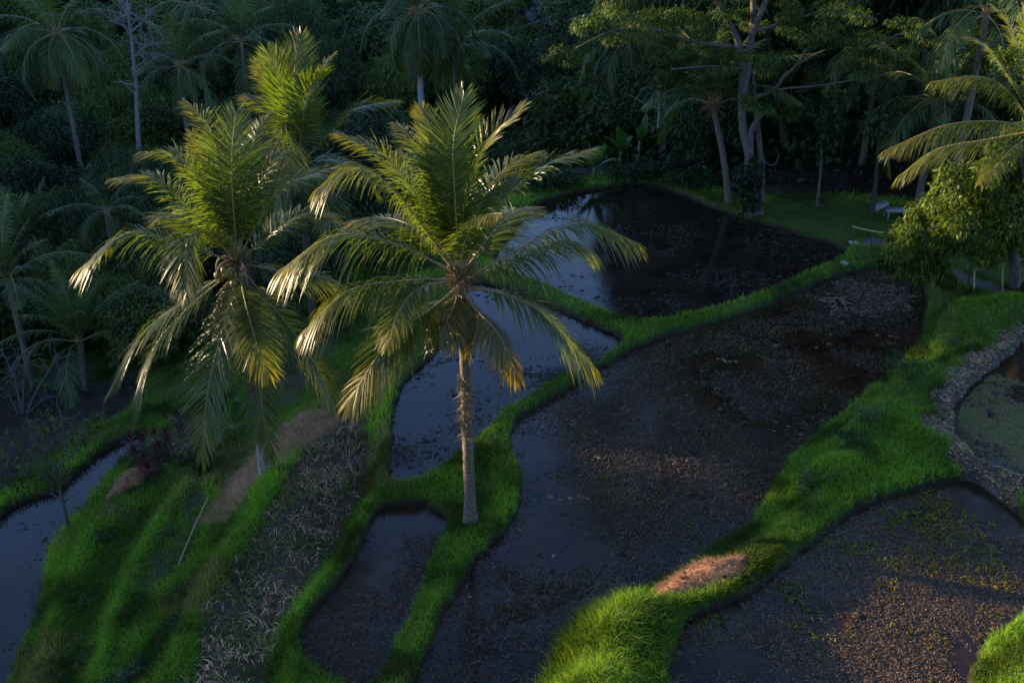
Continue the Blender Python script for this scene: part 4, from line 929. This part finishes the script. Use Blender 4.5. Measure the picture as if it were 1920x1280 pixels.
# white lounger on the lawn
q0 = onz(1672, 408, .4); root = empty('lounger', q0, 'white lounger with raised back standing on the dark lawn', 'lounger')
def boxmb(mb, c, s, rot=0, tilt=0):
    c = np.asarray(c, float); v = np.array([[x, y, z] for x in (-.5, .5) for y in (-.5, .5) for z in (-.5, .5)]) * np.asarray(s)
    v = v @ np.array([[math.cos(tilt), 0, -math.sin(tilt)], [0, 1, 0], [math.sin(tilt), 0, math.cos(tilt)]]) @ np.array([[math.cos(rot), math.sin(rot), 0], [-math.sin(rot), math.cos(rot), 0], [0, 0, 1]])
    mb.add(v + c, [[0, 1, 3, 2], [4, 6, 7, 5], [0, 4, 5, 1], [2, 3, 7, 6], [0, 2, 6, 4], [1, 5, 7, 3]])
mb = MB(); boxmb(mb, q0 + [.25, 0, .36], (1.2, .6, .07)); mb.build('seat', M['white'], root)
mb = MB(); boxmb(mb, q0 + [-.62, 0, .52], (.72, .58, .06), 0, -.55); mb.build('backrest', M['white'], root)
for sx in (-.25, .75):
    for sy in (-.24, .24): mb = MB(); boxmb(mb, q0 + [sx, sy, .16], (.05, .05, .33)); mb.build('leg', M['white'], root)
# handrails
def rail(label, top, posts, Yz, zt, group='bamboo handrails by the path'):
    b = onz(posts[0][0], posts[0][2], Yz); root = empty('handrail', b, label, 'handrail', group); mb = MB()
    Ps = []
    for (x, y0, y1) in posts:
        f = onz(x, y1, Yz); t_ = at(x, y0, f[1]); Ps.append(t_); pm = MB(); tube(pm, [f - [0, 0, .1], t_], [.035, .03], 7); pm.build('post', M['bamboo' if x > 1700 else 'darkpost'], root, True)
    P = [Ps[0] + (Ps[0] - Ps[1]) * .05] + Ps + [Ps[-1] + (Ps[-1] - Ps[-2]) * .05]
    tube(mb, catmull(P, 24), .035, 8, 0, (1, 1, 1), .1); mb.build('top_rail', M['bamboo'], root, True)
rail('bamboo handrail over the pale step at the corner of the muddy paddy', None, [(1600, 425, 458), (1634, 433, 468), (1686, 441, 480)], .55, 0, None)
rail('sloping bamboo handrail beside the path under the leafy tree at right', None, [(1827, 506, 548), (1880, 495, 542), (1925, 484, 536), (1975, 472, 530)], 1.25, 0, None)
b = onz(1812, 548, 1.25); root = empty('pole', b, 'thin dark leaning pole beside the sloping handrail', 'pole'); mb = MB(); tube(mb, [b - [0, 0, .1], at(1826, 478, b[1])], [.03, .025], 7); mb.build('shaft', M['darkpost'], root, True)
# stones
def stone(label, px, py, z, r):
    c = hit(px, py); mb = MB(); P = np.array([c]); clods(mb, P, np.array([r]), np.ones((1, 3)), .7); o = mb.build('stone', M['stone'], org=c); tag(o, label, 'stone')
stone('whitish stone on the bund corner near the handrail', 1581, 494, .35, .17)
stone('pale stone at the foot of the handrail by the step', 1600, 456, .6, .13)
stone('small white pebble on the grassy bank of the lower right paddy', 1531, 976, 1.15, .05)
# straw heap on the bank
def heap(label, px, py, z, rx, ry, h, rot):
    c = hit(px, py); root = empty('straw_heap', c, label, 'straw heap'); mb = MB()
    u = np.linspace(0, 1, 14); th = np.linspace(0, 2 * math.pi, 40, endpoint=False); V = []
    for r_ in u:
        for a in th:
            f_ = .72 + .6 * float(vnoise(np.array([math.cos(a) * 2.2 + 7]), np.array([math.sin(a) * 2.2 + 3]))[0])
            X, Y_ = r_ * rx * f_ * math.cos(a), r_ * ry * f_ * math.sin(a); xx = c[0] + X * math.cos(rot) - Y_ * math.sin(rot); yy = c[1] + X * math.sin(rot) + Y_ * math.cos(rot); V.append((xx, yy, r_))
    V = np.array(V); g = terrain(V[:, 0], V[:, 1]); zz = g + h * (1 - V[:, 2] ** 2) * (.75 + .5 * fbm(V[:, 0] * 3, V[:, 1] * 3)) - .05 * V[:, 2]
    i = np.arange(13)[:, None] * 40; j = np.arange(40)[None]
    mb.add(np.stack([V[:, 0], V[:, 1], zz], 1), np.stack([i + j, i + (j + 1) % 40, i + 40 + (j + 1) % 40, i + 40 + j], -1).reshape(-1, 4)); mb.build('mound', M['strawmat'], root, True)
    mb = MB(); n = 7000; r_ = np.sqrt(RNG.random(n)) * 1.12; a = RNG.random(n) * 6.28; f_ = .72 + .6 * vnoise(np.cos(a) * 2.2 + 7, np.sin(a) * 2.2 + 3); X, Y_ = r_ * rx * f_ * np.cos(a), r_ * ry * f_ * np.sin(a); xx = c[0] + X * math.cos(rot) - Y_ * math.sin(rot); yy = c[1] + X * math.sin(rot) + Y_ * math.cos(rot)
    zz = terrain(xx, yy) + .015 + h * np.maximum(1 - r_ ** 2, 0) * (.75 + .5 * fbm(xx * 3, yy * 3)) - .05 * r_; v = .3 + 1.0 * RNG.random(n)
    blades(mb, np.stack([xx, yy, zz - .01], 1), .02 + .035 * RNG.random(n), .012, 4.5, np.stack([v * 1.05, v * .95, v * .9], 1)); q = np.argsort(RNG.random(n))[:26]; q = q[r_[q] < .85]; clods(mb, np.stack([xx[q], yy[q], zz[q] + .01], 1), .02 + .04 * RNG.random(len(q)), np.full((len(q), 3), .06), .5); mb.build('stalks', M['straw'], root)
M['strawmat'] = plainmat('straw_mat', (.52, .29, .15), .9, .6, 25)
heap('brown mound of cut straw on the bank above the muddy paddy', 1298, 1088, .72, 1.4, .55, .28, R(24))
heap('dark brown heap of rotten straw on the left grassy slope', 240, 905, -2.6, .75, .5, .28, R(20))
# bamboo pole lying on the slope
a, b = hit(392, 945), hit(335, 1066); a[2] += .22; b[2] += .10
mb = MB(); tube(mb, catmull([a, (a + b) / 2 + [0, 0, .04], b], 12), .022, 7); tag(mb.build('bamboo_pole', M['bamboo'], org=a), 'long pale bamboo pole lying on the left grass slope', 'pole')
# red cordylines
def cordyline(label, px, py, z, h, n):
    b = hit(px, py); root = empty('red_cordyline', b, label, 'plant', 'red leaved plants by the channel'); mb = MB()
    sm = MB()
    for k in range(n):
        a = k * 2.4; t = b + np.array([math.cos(a) * .25, math.sin(a) * .2, h * (.6 + .5 * RNG.random())]); tube(sm, [b, (b + t) / 2 + [.03, 0, .05], t], [.02, .016, .012], 5)
        for q in range(24):
            aa = q * 2.4; el = R(75 - 95 * q / 24); d = np.array([math.cos(aa) * math.cos(el), math.sin(aa) * math.cos(el), math.sin(el)]); L = .32 + .1 * RNG.random(); s_ = nrm(np.cross(d, [0, 0, 1.])) * .03; o = t + [0, 0, .1 - .012 * q]
            m_ = o + d * L * .5; e = o + d * L - [0, 0, .1]; v = .5 + RNG.random(); mb.add([o, m_ + s_, e, m_ - s_], [[0, 1, 2, 3]], None, 0, (v, v * (1.0 if RNG.random() < .6 else 2.5), v))
    sm.build('stem', M['bark'], root, True); mb.build('foliage', M['leaf_red'], root)
for a in [('tallest red leaved plant at the end of the left channel', 262, 875, -2.7, .9, 4), ('red leaved plant right of the tallest one beside the straw', 305, 862, -2.5, .8, 4), ('magenta leaved plant under the hanging frond of the left palm', 345, 820, -2.3, .7, 3), ('low dark red plant nearest the rotten straw heap', 285, 895, -2.5, .5, 3)]: cordyline(*a)
# weeds and small bushes on the banks
def weed(label, px, py, z, r, h, n, size, mat, asp=.35, name='weed', cat='weed'):
    b = hit(px, py); root = empty(name, b, label, cat); mb = MB()
    for k in range(n): leaves(mb, b + RNG.normal(size=3) * [r * .5, r * .5, 0] + [0, 0, h * (.2 + .7 * RNG.random())], 40, r * .4, h * .3, size, asp, .1)
    mb.build('foliage', M[mat], root); mb = MB()
    for k in range(5): tube(mb, [b - [0, 0, .05], b + [RNG.normal() * r * .2, RNG.normal() * r * .2, h * .5], b + [RNG.normal() * r * .4, RNG.normal() * r * .4, h * .9]], [.012, .01, .006], 4)
    mb.build('stem', M['bark'], root)
weed('greyish green small shrub on the grassy bank above the muddy paddy', 1628, 790, 1.25, .38, .5, 14, .07, 'leaf_blue', name='shrub', cat='shrub')
weed('leafy weeds with pale leaves on the bank at the head of the lower right paddy', 1515, 925, 1.2, .4, .7, 8, .16, 'banana', .3)
weed('dark weed patch on the bank below the greyish shrub', 1610, 835, 1.25, .5, .3, 14, .10, 'leaf_dark')
weed('green weed tuft on the upper bank near the leaf litter', 1790, 650, 1.6, .6, .35, 14, .10, 'leaf_mid')
weed('low dark weeds on the bank above the greyish shrub', 1700, 690, 1.5, .6, .3, 14, .10, 'leaf_dark')
weed('silvery bluish low plants at the bottom edge of the left slope', 255, 1268, -1.6, .45, .25, 16, .09, 'leaf_blue')
weed('leafy herbs in the hollow of the sunlit grass mound', 1175, 1235, 1.1, .5, .2, 26, .08, 'leaf_warm')
weed('dark leafy herbs at the right end of the sunlit grass mound', 1215, 1200, 1.1, .3, .18, 12, .07, 'leaf_mid')
for lab, px, py, r, mt in [('broad leaved weeds low on the left grass slope beside the pond', 150, 1130, .45, 'leaf_mid'), ('dark weeds on the left slope below the crooked tree', 190, 1010, .4, 'leaf_dark'), ('small pale herbs on the slope left of the bamboo pole', 300, 1000, .35, 'leaf_blue'), ('herbs on the bright grass strip below the bamboo pole', 350, 1110, .35, 'leaf_mid'), ('weeds near the bottom edge between two grass strips', 180, 1230, .45, 'leaf_mid'), ('dark herbs beside the dry terrace at its lower end', 330, 1180, .35, 'leaf_dark')]:
    weed(lab, px, py, -2, r, .18, 14, .08, mt)
weed('dark plants below the rotten straw at the puddle', 375, 870, -1.8, .5, .5, 14, .12, 'leaf_dark')
for i, (px, py, lab) in enumerate([(1060, 346, 'low weeds on the far bank left of the banana plants'), (1230, 334, 'low dark weeds on the far bank right of the banana plants'), (1290, 350, 'low weeds on the far bank by the leaning palm'), (1010, 352, 'low weeds on the far bank behind the sunlit palm fronds'), (1180, 336, 'low weeds under the spreading banana plant')]):
    weed(lab, px, py, .3, .9, .7, 18, .22, 'leaf_dark')
# ------------------------------------------------------------------ light
SUN_EL = R(9.5); SUN_AZ = math.atan2(.30, -.95)      # direction to the sun in the ground plane: left and slightly beyond
ds = Vector((math.cos(SUN_AZ) * math.cos(SUN_EL), math.sin(SUN_AZ) * math.cos(SUN_EL), math.sin(SUN_EL)))
sd = bpy.data.lights.new('sun', 'SUN'); so = bpy.data.objects.new('sun', sd); COL.objects.link(so)
sd.energy = 4.0; sd.angle = R(.5); sd.color = (1.0, .74, .44)
so.rotation_euler = ds.to_track_quat('Z', 'Y').to_euler(); so.location = (-60, 20, 40)
w = bpy.data.worlds.new('World'); SC.world = w; w.use_nodes = True; nt = w.node_tree
bg = nt.nodes['Background']; sky = nt.nodes.new('ShaderNodeTexSky'); sky.sky_type = 'NISHITA'; sky.sun_disc = False
sky.sun_elevation = SUN_EL; sky.sun_rotation = math.pi / 2 - SUN_AZ; sky.altitude = 300; sky.air_density = 1.0; sky.dust_density = .2; sky.ozone_density = 4.3
sky_c = mixc(nt, 1.0, sky.outputs[0], (1.30, 1.0, 1.0), 'MULTIPLY'); nt.links.new(sky_c, bg.inputs[0]); bg.inputs[1].default_value = .15
SC.view_settings.view_transform = 'Standard'; SC.view_settings.look = 'None'; SC.view_settings.exposure = 1.75; SC.view_settings.gamma = 1
